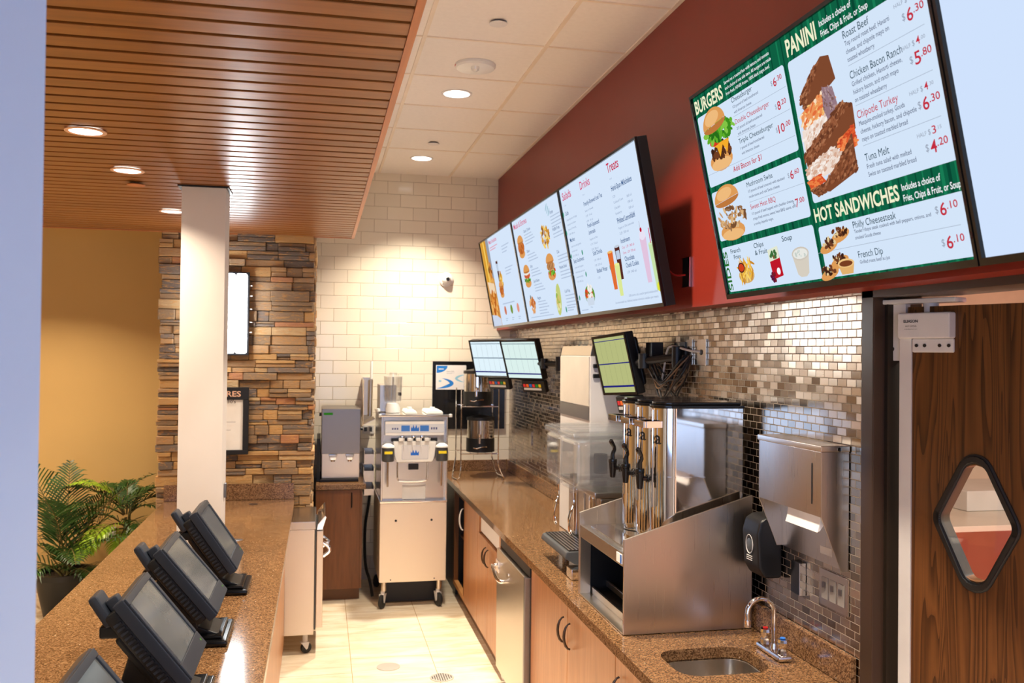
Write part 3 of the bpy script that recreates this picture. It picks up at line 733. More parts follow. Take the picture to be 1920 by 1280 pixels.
# dispensing door
dd_ = MB(); dd_.prism([(.547, 1.265), (.874, 1.265), (.862, 1.15), (.845, 1.108), (.576, 1.108), (.559, 1.15)], .06, 'Y', YF-.012, b=.008)
dd_ = dd_.build('dispensing_door', M['whitep'], sm, world=True)
A = Art(.20, .105, 0); A.rect(0, 0, .20, .105, I(176,182,196), .006); A.rect(.003, .003, .197, .102, I(214,214,218), .005); crown(A, .067, .03, .062, .045, I(30,105,210))
o = A.build('door_label', dd_); place(o, Matrix.Translation((.712, YF-.0135, 1.182)), sm)
for x in (.60, .665, .73, .795, .84)[:4]:
    l_ = MB(); l_.box(x-.012, x+.022, YF-.035, YF+.02, 1.268, 1.292, b=.005); l_.box(x+.024, x+.029, YF-.038, YF-.03, 1.225, 1.292)
    l_.build('draw_handle', M['whitep'], sm, world=True)
MB().box(.535, .885, YF+.02, YF+.05, 1.262, 1.285).build('door_shadow_strip', M['blackp'], sm, world=True, smooth=False)
for x in (.62, .705, .77): MB().lathe([(0, .0), (.012, .0), (.016, -.02), (.010, -.035), (0, -.037)], (x, YF+.049, 1.298), 'Y', 14, M=None).build('control_knob', M['chrome'], sm, world=True)
for x in (.508, .913):
    cy_ = MB().cyl((x, YF-.035, 1.118), .046, .105, b=.01).build('syrup_cup', M['grayp'], sm, world=True)
    MB().lathe([(0, .03), (.02, .03), (.046, .012), (.049, 0), (0, 0)], (x, YF-.035, 1.2235)).build('cup_lid', M['whitep'], cy_, world=True)
    MB().box(x-.03, x+.03, YF-.0825, YF-.076, 1.178, 1.198, b=.001).build('cup_label', M['yel'], cy_, world=True)
    MB().tube([(x-.002, YF-.035, 1.118), (x-.002, YF-.035, .93)], .007, 8).build('spindle', M['steel'], cy_, world=True)
    MB().box(x-.028, x+.028, YF-.0, YF+.05, 1.16, 1.2).build('cup_mount', M['grayp'], cy_, world=True)
MB().tube([(.585, YF+.03, 1.10), (.585, YF+.02, .98), (.60, YF+.02, .955), (.80, YF+.02, .955), (.815, YF+.02, .98), (.815, YF+.03, 1.10)], .004, 8, smoothn=1).build('splash_frame', M['chrome'], sm, world=True)
MB().box(.668, .745, YF+.035, YF+.05, 1.045, 1.09, b=.003).build('display', M['blackp'], sm, world=True)
MB().box(.625, .800, YF+.042, YF+.05, .822, .935, b=.001).build('instruction_label', M['lgray'], sm, world=True)
MB().box(.50, .92, 6.98, 7.0, .012, .2045).build('black_gap_sheet', M['blackp'], sm, world=True, smooth=False)  # black sheet filling the gap under the body between the casters
sc2 = MB()
for x in (.575, .845): sc2.cyl((x, YF-.003, .668), .009, .004, 'Y', seg=12)
for x in (.54, .87): sc2.cyl((x, YF-.003, .225), .005, .004, 'Y', seg=10)
sc2.build('panel_fastener', M['blackp'], sm, world=True)
for x0, x1 in ((.625, .755), (.785, .955)):
    h_ = MB(); h_.prism([(x0+.02, 1.467), (x1-.02, 1.467), (x1-.03, 1.49), (x0+.03, 1.49)], .36, 'Y', 6.86, b=.006); h_.cyl(((x0+x1)/2, 7.04, 1.488), .02, .022)
    h_.build('hopper_lid', M['whitep'], sm, world=True)
kn = MB(); kn.lathe([(0, .0), (.014, 0), (.014, .02), (0, .024)], (.985, 6.83, 1.445)); kn.lathe([(0, .0), (.014, 0), (.014, .02), (0, .024)], (.452, 6.83, 1.445)); kn.lathe([(0, .0), (.014, 0), (.014, .02), (0, .024)], (.445, 6.98, 1.48))
kn.build('corner_pin', M['whitep'], sm, world=True)
for x in (X0+.04, X1-.045):
    for y in (6.86, 7.50):
        MB().cyl((x, y, .13), .021, .0745).build('leg', M['steelw'], sm, world=True)
        caster(sm, x-.008, y, .052, .13, ang=-115 if x < .7 else -70)
bx = thing('mixer', 'grey mixer with clear canister on top of the soft serve machine', 'mixer', (.53, 7.1, 1.467))
MB().box(.462, .592, 7.10, 7.42, 1.468, 1.68, b=.006).build('housing', M['steel'], bx, world=True)
MB().lathe([(.0, 1.545), (.055, 1.545), (.064, 1.56), (.072, 1.745), (.070, 1.745), (.062, 1.563), (.0, 1.55)], (.56, 7.03, 0)).build('canister', M['canister'], bx, world=True, angle=60)
MB().lathe([(0, 1.468), (.055, 1.468), (.056, 1.50), (.045, 1.54), (0, 1.544)], (.56, 7.03, 0)).build('canister_base', M['whitep'], bx, world=True)
MB().lathe([(0, 1.746), (.073, 1.746), (.073, 1.752), (.03, 1.756), (.03, 1.778), (0, 1.78)], (.56, 7.03, 0)).build('canister_lid', M['clear'], bx, world=True)
MB().tube([(.56, 7.03, 1.55), (.56, 7.03, 1.745)], .005, 8).build('shaft', M['steel'], bx, world=True)
MB().box(.60, .624, 6.99, 7.05, 1.60, 1.625, b=.003).build('clamp', M['blackp'], bx, world=True)
pc = thing('power_cable', 'black power cable hanging down beside the soft serve machine', 'cable', (.42, 7.3, 0))
MB().tube([(.43, 7.70, .74), (.42, 7.66, .66), (.385, 7.58, .50), (.376, 7.45, .33), (.38, 7.3, .2), (.41, 7.2, .13), (.428, 7.15, .013)], .012, 8, smoothn=2).build('cable', M['rubber'], pc, world=True)

# ================================================================ DISPLAYS
def pose(P, yaw, tilt, roll=0): return Matrix.Translation(P) @ Matrix.Rotation(R(yaw), 4, 'Z') @ Matrix.Rotation(R(tilt), 4, 'X') @ Matrix.Rotation(R(roll), 4, 'Y')
BG = E(214,230,250); INK = E(52,62,96); DK = E(40,70,84); REDI = E(196,44,62); GR = E(14,96,66); GRD = E(8,70,50); GRL = E(24,124,84); CREAM = E(240,240,205); W_ = E(246,248,252)
LINE = E(160,172,190); GREYI = E(150,160,178)
def tv(label, P, yaw, tilt, w, h, art, lit=None):
    t_ = thing('menu_screen', label, 'screen', M=pose(P, yaw, tilt), group=None)
    b = .011
    MB().box(-w/2, w/2, .002, .045, -h/2, h/2, b=.003).build('housing', M['blackp'], t_)
    f_ = MB(); f_.box(-w/2, w/2, -.010, .002, h/2-b, h/2); f_.box(-w/2, w/2, -.010, .002, -h/2, -h/2+b*1.5); f_.box(-w/2, -w/2+b*.8, -.010, .002, -h/2+b*1.5, h/2-b); f_.box(w/2-b*.8, w/2, -.010, .002, -h/2+b*1.5, h/2-b)
    f_.build('bezel', M['blackg'], t_, smooth=False)
    MB().box(-w/2+b*.8, w/2-b*.8, 0, .0018, -h/2+b*1.5, h/2-b).build('display', lit or BG, t_, smooth=False)
    if art:
        A = Art(w, h, -.0003); art(A); A.build('menu_artwork', t_)
    mt = MB(); mt.box(-.2, .2, .046, .075, -.12, .12); mt.box(-.16, -.10, .0755, .13, -.10, .02); mt.box(.10, .16, .0755, .13, -.10, .02)
    mt.build('wall_mount', M['blackp'], t_, smooth=False)
    return t_
def lines(A, u, v, ws, h, gap, m=None):
    for i, w_ in enumerate(ws): A.rect(u, v+i*gap, u+w_, v+i*gap+h, m or GREYI)
rr_ = random.Random(3)
def scatter(A, cx, cy, rx, ry, n, cols, s0, s1, asp=1.0, rot=None):
    for i in range(n):
        a = rr_.uniform(0, 6.283); r = math.sqrt(rr_.random())
        A.ell(cx+rx*r*math.cos(a), cy+ry*r*math.sin(a), rr_.uniform(s0, s1), rr_.uniform(s0, s1)*asp, cols[rr_.randrange(len(cols))], rr_.uniform(0, 180) if rot is None else rot+rr_.uniform(-20, 20), 8)
BUN = E(222,156,88); BUNL = E(238,186,124); BUNS = E(190,120,60); LET = [E(60,140,30), E(96,176,44), E(40,110,26), E(130,196,70)]; MEAT = [E(84,46,28), E(112,62,36), E(62,34,24)]; CHZ = E(244,172,44); TOM = E(214,60,36)
BREAD = [E(126,72,46), E(150,90,60), E(104,58,38), E(170,112,78)]; CHK = [E(240,222,210), E(226,198,180), E(248,238,230), E(214,170,146)]; FRY = [E(240,190,70), E(226,164,52), E(248,212,110), E(200,136,44)]
def burger(A, cx, cy, k, let=True, pulled=False):
    A.ell(cx-.01*k, cy+.062*k, .062*k, .030*k, BUN, 0); A.ell(cx-.012*k, cy+.072*k, .055*k, .018*k, BUNL, 0)
    if pulled: scatter(A, cx, cy+.018*k, .068*k, .036*k, 60, [E(150,110,76), E(196,150,104), E(120,80,50), E(220,180,130)], .006*k, .016*k, .45)
    else:
        scatter(A, cx, cy+.035*k, .055*k, .022*k, 40, MEAT, .008*k, .016*k, .7)
        A.poly([(cx-.045*k, cy+.012*k), (cx+.05*k, cy+.010*k), (cx+.03*k, cy+.048*k), (cx+.012*k, cy+.02*k), (cx-.01*k, cy+.052*k), (cx-.02*k, cy+.022*k)], CHZ)
        A.ell(cx-.02*k, cy+.0*k, .035*k, .015*k, TOM, -8)
    if let: scatter(A, cx+.005*k, cy-.022*k, .082*k, .028*k, 70, LET, .007*k, .018*k, .6)
    A.ell(cx-.012*k, cy-.045*k, .063*k, .020*k, BUNS, -6, 24, 0, 180); A.ell(cx-.012*k, cy-.046*k, .063*k, .048*k, BUN, -6, 24, 180, 360); A.ell(cx-.02*k, cy-.066*k, .040*k, .020*k, BUNL, -8)
def green(A, u0, v0, u1, v1):
    A.rect(u0, v0, u1, v1, GR); k = A.k
    n = int((u1-u0)/.028)
    for i in range(n):
        u = u0+(i+.2+.5*rr_.random())*(u1-u0)/max(n, 1); q = .004+.007*rr_.random()
        A.k = k; A.rect(u, v0, min(u+q, u1), v1, GRD if i % 2 else GRL)
    A.k = k+.00003
def art_hot(A):
    green(A, .0085, .011, 1.229, .694)
    Lp = E(212,229,249)
    A.rect(.016, .080, .615, .322, Lp, .010); A.rect(.016, .341, .614, .510, Lp, .010); A.rect(.016, .533, .614, .687, Lp, .010)
    A.rect(.638, .084, 1.2265, .478, Lp, .010); A.rect(.638, .545, 1.2265, .688, Lp, .010)
    A.text('BURGERS', .014, .066, .218, .042, CREAM, .026)
    for i, (s, w_) in enumerate((('Served on a toasted bun with lettuce and tomato', .298), ('and a choice of one side item. All burgers are made', .304), ('from fresh, NEVER frozen, 100% black angus beef.', .290))): A.text(s, .253, .031+i*.0175, w_, .0095, W_, .01)
    A.tf = (.145, 1.22); burger(A, .150, .180, 1.12); A.tf = None
    def price(u, v, a, b, k=1.0):
        A.text('$', u-.014*k, v-.006*k, None, .014*k, GREYI); A.text(a, u, v, .018*k*len(a.replace('1','i') if 0 else a), .024*k, REDI, .012); A.text('.'+b, u+.020*k*len(a), v-.010*k, .030*k, .014*k, REDI, .01)
    for nm, v, c_, d, pa, pb in (('Cheeseburger', .098, DK, '1/3 pound of beef smothered', '6', '30'), ('Double Cheeseburger', .166, REDI, '2/3 pound of beef smothered', '8', '20'), ('Triple Cheeseburger', .229, DK, '1 pound of beef smothered', '10', '00')):
        A.text(nm, .282, v, .0117*len(nm), .0155, c_, 0); A.text(d, .284, v+.018, .0063*len(d), .0085, INK); A.text('with American cheese', .286, v+.035, .118, .0085, INK)
        price(.548 if pa != '10' else .530, v+.026, pa, pb)
    for v in (.140, .204, .279): A.rect(.278 if v < .25 else .022, v, .612, v+.0011, LINE)
    A.text('Add Bacon for $1', .210, .304, .195, .017, REDI, .008)
    A.tf = (.142, 1.45); burger(A, .142, .425, 1.0, False, True); A.tf = None
    A.text('Mushroom Swiss', .281, .367, .168, .0155, DK, 0); A.text('1/3 pound of beef covered with sauteed', .283, .385, .232, .0085, INK); A.text('mushrooms and real Swiss cheese', .283, .402, .196, .0085, INK); price(.549, .392, '6', '60')
    A.rect(.279, .414, .612, .4151, LINE)
    A.text('Sweet Heat BBQ', .279, .438, .163, .0155, REDI, 0)
    for i, s in enumerate(('1/3 pound of beef topped with cheddar cheese,', 'crispy fried onions, sweet heat BBQ sauce, and', 'a smoky chipotle mayo.')): A.text(s, .281, .456+i*.0165, .0058*len(s), .0085, INK)
    price(.549, .474, '7', '00')
    k0 = len(A.bm.verts); A.text('SIDES', 0, 0, .135, .030, E(40,110,40), .016)
    A.bm.verts.ensure_lookup_table()
    for vtx in A.bm.verts[k0:]:
        u = vtx.co.x+A.w/2; v = A.h/2-vtx.co.z; vtx.co.x = (.052+v)-A.w/2; vtx.co.z = A.h/2-(.682-u)
    A.text('French', .083, .559, .072, .015, DK, .004); A.text('Fries', .100, .580, .05, .015, DK, .004); A.text('Chips', .252, .559, .065, .015, DK, .004); A.text('& Fruit', .252, .582, .082, .015, DK, .004); A.text('Soup', .435, .560, .060, .016, DK, .004)
    A.ell(.167, .640, .055, .026, E(210,170,110))
    for i in range(34): A.ell(.170+rr_.uniform(-.045,.045), .627+rr_.uniform(-.030,.024), .024, .0045, FRY[i % 4], rr_.uniform(20, 160), 8)
    A.ell(.140, .612, .024, .017, E(60,30,28)); A.ell(.140, .612, .019, .013, E(206,66,30))
    A.poly([(.335,.575),(.400,.568),(.408,.66),(.345,.668)], E(190,24,40)); A.poly([(.335,.575),(.400,.568),(.402,.605),(.338,.612)], E(226,232,210)); scatter(A, .368, .590, .024, .012, 12, [E(120,90,50), E(60,110,60)], .004, .009); A.ell(.383, .645, .011, .011, W_); scatter(A, .345, .660, .017, .013, 14, [E(90,20,60), E(120,30,40)], .005, .009)
    A.poly([(.478,.605),(.572,.605),(.556,.665),(.540,.674),(.510,.674),(.494,.665)], E(214,206,192)); A.ell(.525, .606, .048, .020, E(206,198,186)); A.ell(.525, .606, .041, .015, E(232,232,226)); scatter(A, .525, .606, .034, .011, 12, [E(210,220,214), E(196,206,200)], .003, .007)
    # right hand column
    A.text('PANINI', .650, .071, .152, .044, CREAM, .026)
    for i, (s, w_) in enumerate((('Includes a choice of', .142), ('Fries, Chips & Fruit, or Soup', .204))):
        A.text(s, .822, .049+i*.026, w_, .0155, W_, .014); A.text(s, 1.028, .511+i*.0255, w_*.96, .0155, W_, .014)
    A.text('HOT SANDWICHES', .637, .530, .378, .036, CREAM, .026)
    # stacked sandwich halves
    def slab(p, cols, n, s0, s1, rot):
        n *= 2; s0 *= .6; s1 *= .85
        A.poly(p, cols[0]); cx = sum(q[0] for q in p)/len(p); cy = sum(q[1] for q in p)/len(p)
        for i in range(n):
            a = rr_.random(); b = rr_.random(); q0 = p[0]; q1 = p[1]; q2 = p[2]; q3 = p[-1]
            u = (q0[0]*(1-a)+q1[0]*a)*(1-b)+(q3[0]*(1-a)+q2[0]*a)*b; v = (q0[1]*(1-a)+q1[1]*a)*(1-b)+(q3[1]*(1-a)+q2[1]*a)*b
            A.ell(u, v, rr_.uniform(s0, s1), rr_.uniform(s0, s1)*.4, cols[rr_.randrange(len(cols))], rot+rr_.uniform(-25, 25), 8)
    slab([(.668,.196),(.735,.150),(.800,.118),(.838,.126),(.850,.190),(.770,.215),(.690,.228)], BREAD, 70, .006, .014, -30)
    slab([(.664,.235),(.800,.200),(.842,.235),(.800,.280),(.668,.300)], [E(236,150,90), E(244,196,120), E(226,110,60), E(250,226,196)], 60, .007, .016, -20)
    slab([(.660,.280),(.790,.262),(.805,.300),(.740,.335),(.656,.350)], CHK, 60, .006, .014, -30)
    slab([(.790,.195),(.836,.205),(.850,.275),(.800,.300),(.780,.250)], [E(150,120,130), E(178,150,150), E(126,92,86)], 40, .004, .010, 60)
    slab([(.650,.345),(.790,.300),(.700,.338),(.648,.370)], BREAD, 25, .005, .012, -20)
    slab([(.654,.345),(.860,.252),(.910,.268),(.905,.330),(.780,.375),(.660,.385)], BREAD, 120, .006, .015, -25)
    slab([(.820,.345),(.905,.318),(.905,.372),(.830,.385)], [E(224,96,50), E(240,140,80), E(200,70,40)], 36, .006, .014, -10)
    slab([(.655,.385),(.800,.352),(.858,.392),(.800,.412),(.660,.425)], CHK, 90, .007, .017, -15)
    slab([(.800,.408),(.895,.340),(.893,.432),(.755,.462),(.700,.452)], BREAD, 90, .006, .014, -35)
    slab([(.660,.418),(.725,.408),(.750,.432),(.670,.446)], [E(216,84,44), E(236,130,70)], 24, .006, .013, 0)
    slab([(.664,.444),(.735,.436),(.745,.462),(.700,.466)], BREAD, 30, .005, .011, 0)
    def item(nm, v, c_, ds, pa, pb, half=None):
        A.text(nm, .934, v, .0107*len(nm), .0185, c_, .0)
        for i, s in enumerate(ds): A.text(s, .936, v+.0185+i*.0195, .0061*len(s), .0115, INK, .0)
        if half: A.text('HALF', 1.135, half[1], .032, .009, GREYI); A.text('$', 1.173, half[1]+.001, None, .012, GREYI); A.text(half[0][0], 1.186, half[1]+.002, .013, .017, REDI, .006); A.text('.'+half[0][1:], 1.201, half[1]-.004, .016, .008, GREYI)
        price(1.172, half[1]+.042 if half else v, pa, pb, 1.15)
    item('Roast Beef', .117, DK, ['Top round roast beef, Havarti', 'cheese, and chipotle mayo on', 'toasted wheatberry'], '6', '30', ('400', .119))
    item('Chicken Bacon Ranch', .216, DK, ['Grilled chicken, Havarti cheese,', 'hickory bacon, and ranch mayo', 'on toasted wheatberry'], '5', '80', ('400', .214))
    item('Chipotle Turkey', .313, REDI, ['Mesquite-smoked turkey, Gouda', 'cheese, hickory bacon, and chipotle', 'mayo on toasted marbled bread'], '6', '30', ('430', .314))
    item('Tuna Melt', .419, DK, ['Fresh tuna salad with melted', 'Swiss on toasted marbled bread'], '4', '20', ('315', .409))
    for v in (.183, .281, .380): A.rect(.936, v, 1.222, v+.0011, LINE)
    A.rect(.645, .615, 1.222, .6161, LINE)
    A.text('Philly Cheesesteak', .833, .571, .178, .0175, DK, 0); A.text('Tender ribeye steak cooked with bell peppers, onions, and', .834, .584, .300, .009, INK); A.text('smoked Gouda cheese', .834, .600, .108, .009, INK); price(1.166, .588, '6', '10', 1.15)
    A.text('French Dip', .833, .648, .104, .0175, DK, 0); A.text('Grilled roast beef au jus', .835, .663, .125, .009, INK); price(1.168, .662, '6', '10', 1.15)
    for cx, cy in ((.768, .572), (.707, .594), (.745, .640), (.690, .667)):
        A.ell(cx, cy+.010, .046, .015, BUN, -12); scatter(A, cx, cy, .036, .011, 26, MEAT+[E(226,200,150)], .005, .010, .6)
    A.poly([(.735,.655),(.812,.655),(.800,.684),(.748,.684)], E(226,176,110)); A.ell(.7735, .655, .038, .012, E(240,196,130)); A.ell(.7735, .656, .031, .008, E(120,62,34))
tv('large menu screen of burgers, panini and hot sandwiches with green headers', (1.308, 2.27, 2.484), -90.8, 12, 1.238, .71, art_hot)
tv('blank pale blue screen at the right edge, beside the green sandwich menu', (1.291, 1.027, 2.484), -90.8, 12, 1.238, .71, None, emis('blank_screen', srgb(208,226,253), 1.0))

SMI = E(140,156,186); PINK = E(214,60,110); NAVY = E(30,76,130); TEAL = E(60,150,120); PALE = E(180,196,220)
def food_bun(A, cx, cy, k=1.0, kind=0):
    A.tf = (cx, 1.15)
    A.ell(cx, cy+.055*k, .075*k, .030*k, BUN); 
    if kind == 0: A.ell(cx, cy+.01*k, .082*k, .048*k, E(196,108,48)); scatter(A, cx, cy+.01*k, .066*k, .034*k, 14, [E(214,126,60), E(176,92,40)], .008*k, .018*k)
    elif kind == 1: scatter(A, cx, cy+.03*k, .075*k, .018*k, 20, LET, .01*k, .02*k, .6); A.ell(cx, cy+.0*k, .075*k, .022*k, E(206,96,60)); A.ell(cx, cy-.012*k, .06*k, .010*k, E(240,232,214))
    else: scatter(A, cx, cy+.032*k, .078*k, .020*k, 22, LET+[TOM], .01*k, .022*k, .6); A.ell(cx, cy, .08*k, .028*k, E(206,150,96)); [A.rect(cx-.055*k+i*.03*k, cy-.02*k, cx-.045*k+i*.03*k, cy+.02*k, E(110,60,36)) for i in range(4)]
    A.ell(cx, cy-.028*k, .078*k, .048*k, BUN, 0, 20, 180, 360); A.ell(cx, cy-.028*k, .078*k, .012*k, BUNS, 0, 20, 0, 180); A.tf = None
def cup(A, x0, x1, y0, y1, col, lid=None, taper=.18):
    d = (x1-x0)*taper
    A.poly([(x0, y0), (x1, y0), (x1-d, y1), (x0+d, y1)], col); A.ell((x0+x1)/2, y0, (x1-x0)/2, .006, lid or W_)
def art_a(A):
    P_ = E(196,140,70)
    A.rect(.010, .011, .335, .694, E(206,150,78)); 
    A.poly([(.19,.011),(.335,.011),(.335,.33),(.27,.30),(.21,.20)], E(150,156,170))
    for i in range(60):
        u = .03+rr_.random()*.19; A.poly([(u, .012), (u+.016, .012), (u+.028, .34), (u+.010, .34)], FRY[i % 4])
    A.poly([(.05,.33),(.30,.36),(.30,.44),(.08,.43)], E(240,214,180))
    scatter(A, .18, .52, .13, .10, 90, [E(206,120,44), E(226,150,66), E(180,92,30), E(240,180,100)], .014, .035)
    scatter(A, .24, .27, .06, .08, 30, [E(206,130,54), E(120,64,30), E(232,170,90)], .014, .03)
    A.poly([(.011,.60),(.20,.61),(.335,.64),(.335,.694),(.011,.694)], E(206,216,236))
    A.text('Meal Includes', .375, .060, .30, .030, PINK, .006); lines(A, .375, .085, [.30, .22], .007, .018, E(226,160,180))
    cup(A, .50, .57, .20, .36, E(84,44,40), E(220,230,240)); A.rect(.505, .225, .565, .28, E(190,206,226)); 
    scatter(A, .60, .36, .05, .06, 40, FRY, .012, .022); food_bun(A, .55, .42, .8, 0)
    for i, v in enumerate((.12, .28)): lines(A, .80, v, [.26, .20, .16], .007, .022, PALE)
    lines(A, .50, .53, [.42], .008, .02, PALE)
    for x, c_ in ((.56, E(206,120,90)), (.78, E(120,150,60)), (1.00, E(226,150,130))): A.ell(x, .585, .038, .034, c_); lines(A, x-.04, .645, [.08, .06], .006, .014, PALE)
def art_b(A):
    A.text('Meals & Entrees', .040, .066, .38, .036, PINK, .006)
    for k in range(3): A.ell(.925+.02*k, .050+.017*k, .034, .006, E(150,190,205), -35)
    food_bun(A, .155, .190, .95, 0); food_bun(A, .185, .390, .95, 1); scatter(A, .80, .205, .10, .065, 60, FRY+[E(150,96,50)], .012, .026, .5); food_bun(A, .81, .385, 1.0, 2)
    scatter(A, .20, .590, .07, .05, 26, [E(214,140,80), E(196,110,56), E(232,170,110)], .018, .03, .6); A.ell(.18, .535, .012, .014, E(40,80,70))
    A.ell(.86, .59, .055, .10, E(196,206,120), 24); scatter(A, .84, .60, .04, .05, 26, [E(226,226,170), E(150,180,80), E(214,190,110)], .010, .022)
    def blk(u, v, t1, n, lf=False):
        A.text(t1, u, v, .0125*len(t1), .018, NAVY); lines(A, u, v+.014, [.20+.03*((i*7) % 3) for i in range(n)], .006, .019, PALE)
        if lf: A.ell(u+.27, v+.045, .010, .014, TEAL)
    blk(.30, .12, 'Classic Chicken', 4); blk(.30, .25, 'Deluxe', 3); blk(.32, .35, 'Spicy', 3); blk(.34, .45, 'Spicy Deluxe', 3); blk(.36, .56, 'Nuggets', 5)
    blk(.99, .10, 'Strips', 4, True); blk(.99, .20, 'Waffle Fries', 2, True); blk(1.0, .33, 'Club', 3, True); blk(1.0, .42, 'Market Salad', 3); blk(1.02, .56, 'Cool Wrap', 4, True)
    lines(A, .10, .668, [.60], .005, .012, PALE); A.ell(.99, .655, .012, .018, TEAL); lines(A, 1.02, .645, [.16, .12], .006, .014, PALE)
def art_c(A):
    A.text('Salads', .045, .073, .165, .040, PINK, .008); A.text('Drinks', .380, .072, .165, .040, PINK, .008); A.text('Treats', .815, .072, .160, .042, E(200,24,70), .012)
    for u in (.06, .40, .83): A.text('Cal', u, .105, .03, .006, SMI)
    def blk(u, v, t1, rows, k=1.0, lf=False, h=.021):
        for i, tt in enumerate(t1): A.text(tt, u, v+i*.034, .0150*k*len(tt), h, NAVY, .006)
        v2 = v+(len(t1)-1)*.034+.030
        for i, s in enumerate(rows): A.text(s, u, v2+i*.026, .0085*len(s), .010, SMI)
        if lf: A.ell(u+.18, v2+.045, .010, .014, TEAL)
    blk(.05, .155, ['Cobb'], ['chopped greens and eggs', 'roasted corn, bacon', 'choice of dressing', '6.99  430 cal']); blk(.05, .300, ['Market'], ['fresh fruit and greens', 'harvest nuts', '7.19  330 cal'], 1, True)
    blk(.05, .415, ['Spicy Southwest'], ['greens with peppers', 'black beans and corn', 'seasoned strips', '7.19  450 cal'], .85, True)
    blk(.395, .158, ['Freshly-Brewed Iced Tea'], ['Sweet or Unsweet', '1.59   0 cal', '1.89   0 cal'], .86)
    blk(.395, .268, ['Fresh-Squeezed', 'Lemonade'], ['Regular or Diet', '1.79  210 cal', '2.09  280 cal'], .9); blk(.405, .410, ['Soft Drinks'], ['1.59  160 cal', '1.89  220 cal'], .9); blk(.420, .500, ['Bottled Water'], ['1.59'], .85)
    A.ell(.632, .492, .010, .014, TEAL)
    A.text('Hand-Spun Milkshakes', .830, .158, .272, .024, NAVY, .010)
    for i, (a, b) in enumerate((('3.29', ''), ('Cookies & Cream', '560 cal'), ('Chocolate', '590 cal'), ('Strawberry', '550 cal'), ('Vanilla', '540 cal'))): A.text(a, .832, .190+i*.026, .0085*len(a), .011, SMI); A.text(b, 1.01, .190+i*.026, .06, .011, SMI) if b else None
    A.text('Frosted Lemonade', .838, .308, .232, .023, NAVY, .010); A.text('Regular or Diet Lemonade', .84, .335, .20, .010, SMI); A.text('3.29  330 cal', .84, .360, .12, .011, SMI)
    A.text('Icedream', .838, .399, .12, .021, NAVY, .008); A.text('Cup  1.29  240 cal', .84, .425, .16, .011, PINK); A.text('Cone  1.29  170 cal', .84, .450, .16, .011, PINK)
    A.text('Chocolate', .850, .483, .125, .021, NAVY, .008); A.text('Chunk Cookie', .850, .513, .165, .021, NAVY, .008); A.text('1.29  340 cal', .852, .540, .12, .011, SMI)
    A.text('2,000 calories a day is used for general nutrition advice,', .82, .645, .36, .010, SMI); A.text('but calorie needs vary. Additional nutrition information available upon request.', .62, .668, .56, .010, SMI)
    cup(A, .625, .700, .42, .60, E(226,110,50), E(240,190,110)); cup(A, .735, .805, .405, .56, E(84,40,34), E(196,206,220)); A.rect(.745, .425, .795, .465, E(190,206,230)); cup(A, .695, .765, .485, .635, E(220,232,150), E(240,240,150))
    cup(A, 1.075, 1.150, .405, .60, E(226,196,222), E(236,222,240)); A.ell(1.112, .395, .036, .022, E(232,226,244)); A.ell(1.105, .372, .012, .010, E(190,20,50)); A.rect(1.10, .335, 1.102, .365, E(130,60,60))
    cup(A, 1.165, 1.235-.012, .440, .64, E(200,226,170), E(214,236,196)); A.rect(1.190, .375, 1.198, .44, E(214,30,90)); A.ell(1.205, .625, .022, .020, E(226,226,60))
    A.ell(.235, .60, .085, .050, E(96,150,50)); scatter(A, .235, .590, .070, .038, 44, [TOM, E(240,232,214), E(226,120,60), E(60,130,40), E(244,240,236)], .008, .018); A.poly([(.165,.615),(.305,.615),(.285,.655),(.185,.655)], E(206,218,234)); A.text('Market', .215, .668, .04, .007, SMI)
    lines(A, .05, .672, [.12, .0], .005, .01, PALE)
for i, (art, lb) in enumerate(((art_a, 'farthest menu screen of the row, with a tall photo of fries down its side'), (art_b, 'middle menu screen of the row of three, showing sandwiches and nuggets'), (art_c, 'menu screen headed Salads, Drinks and Treats, nearest of the row of three'))):
    tv(lb, (1.33, 5.35+1.24-1.24*i, 2.49), -90, 11, 1.238, .71, art)

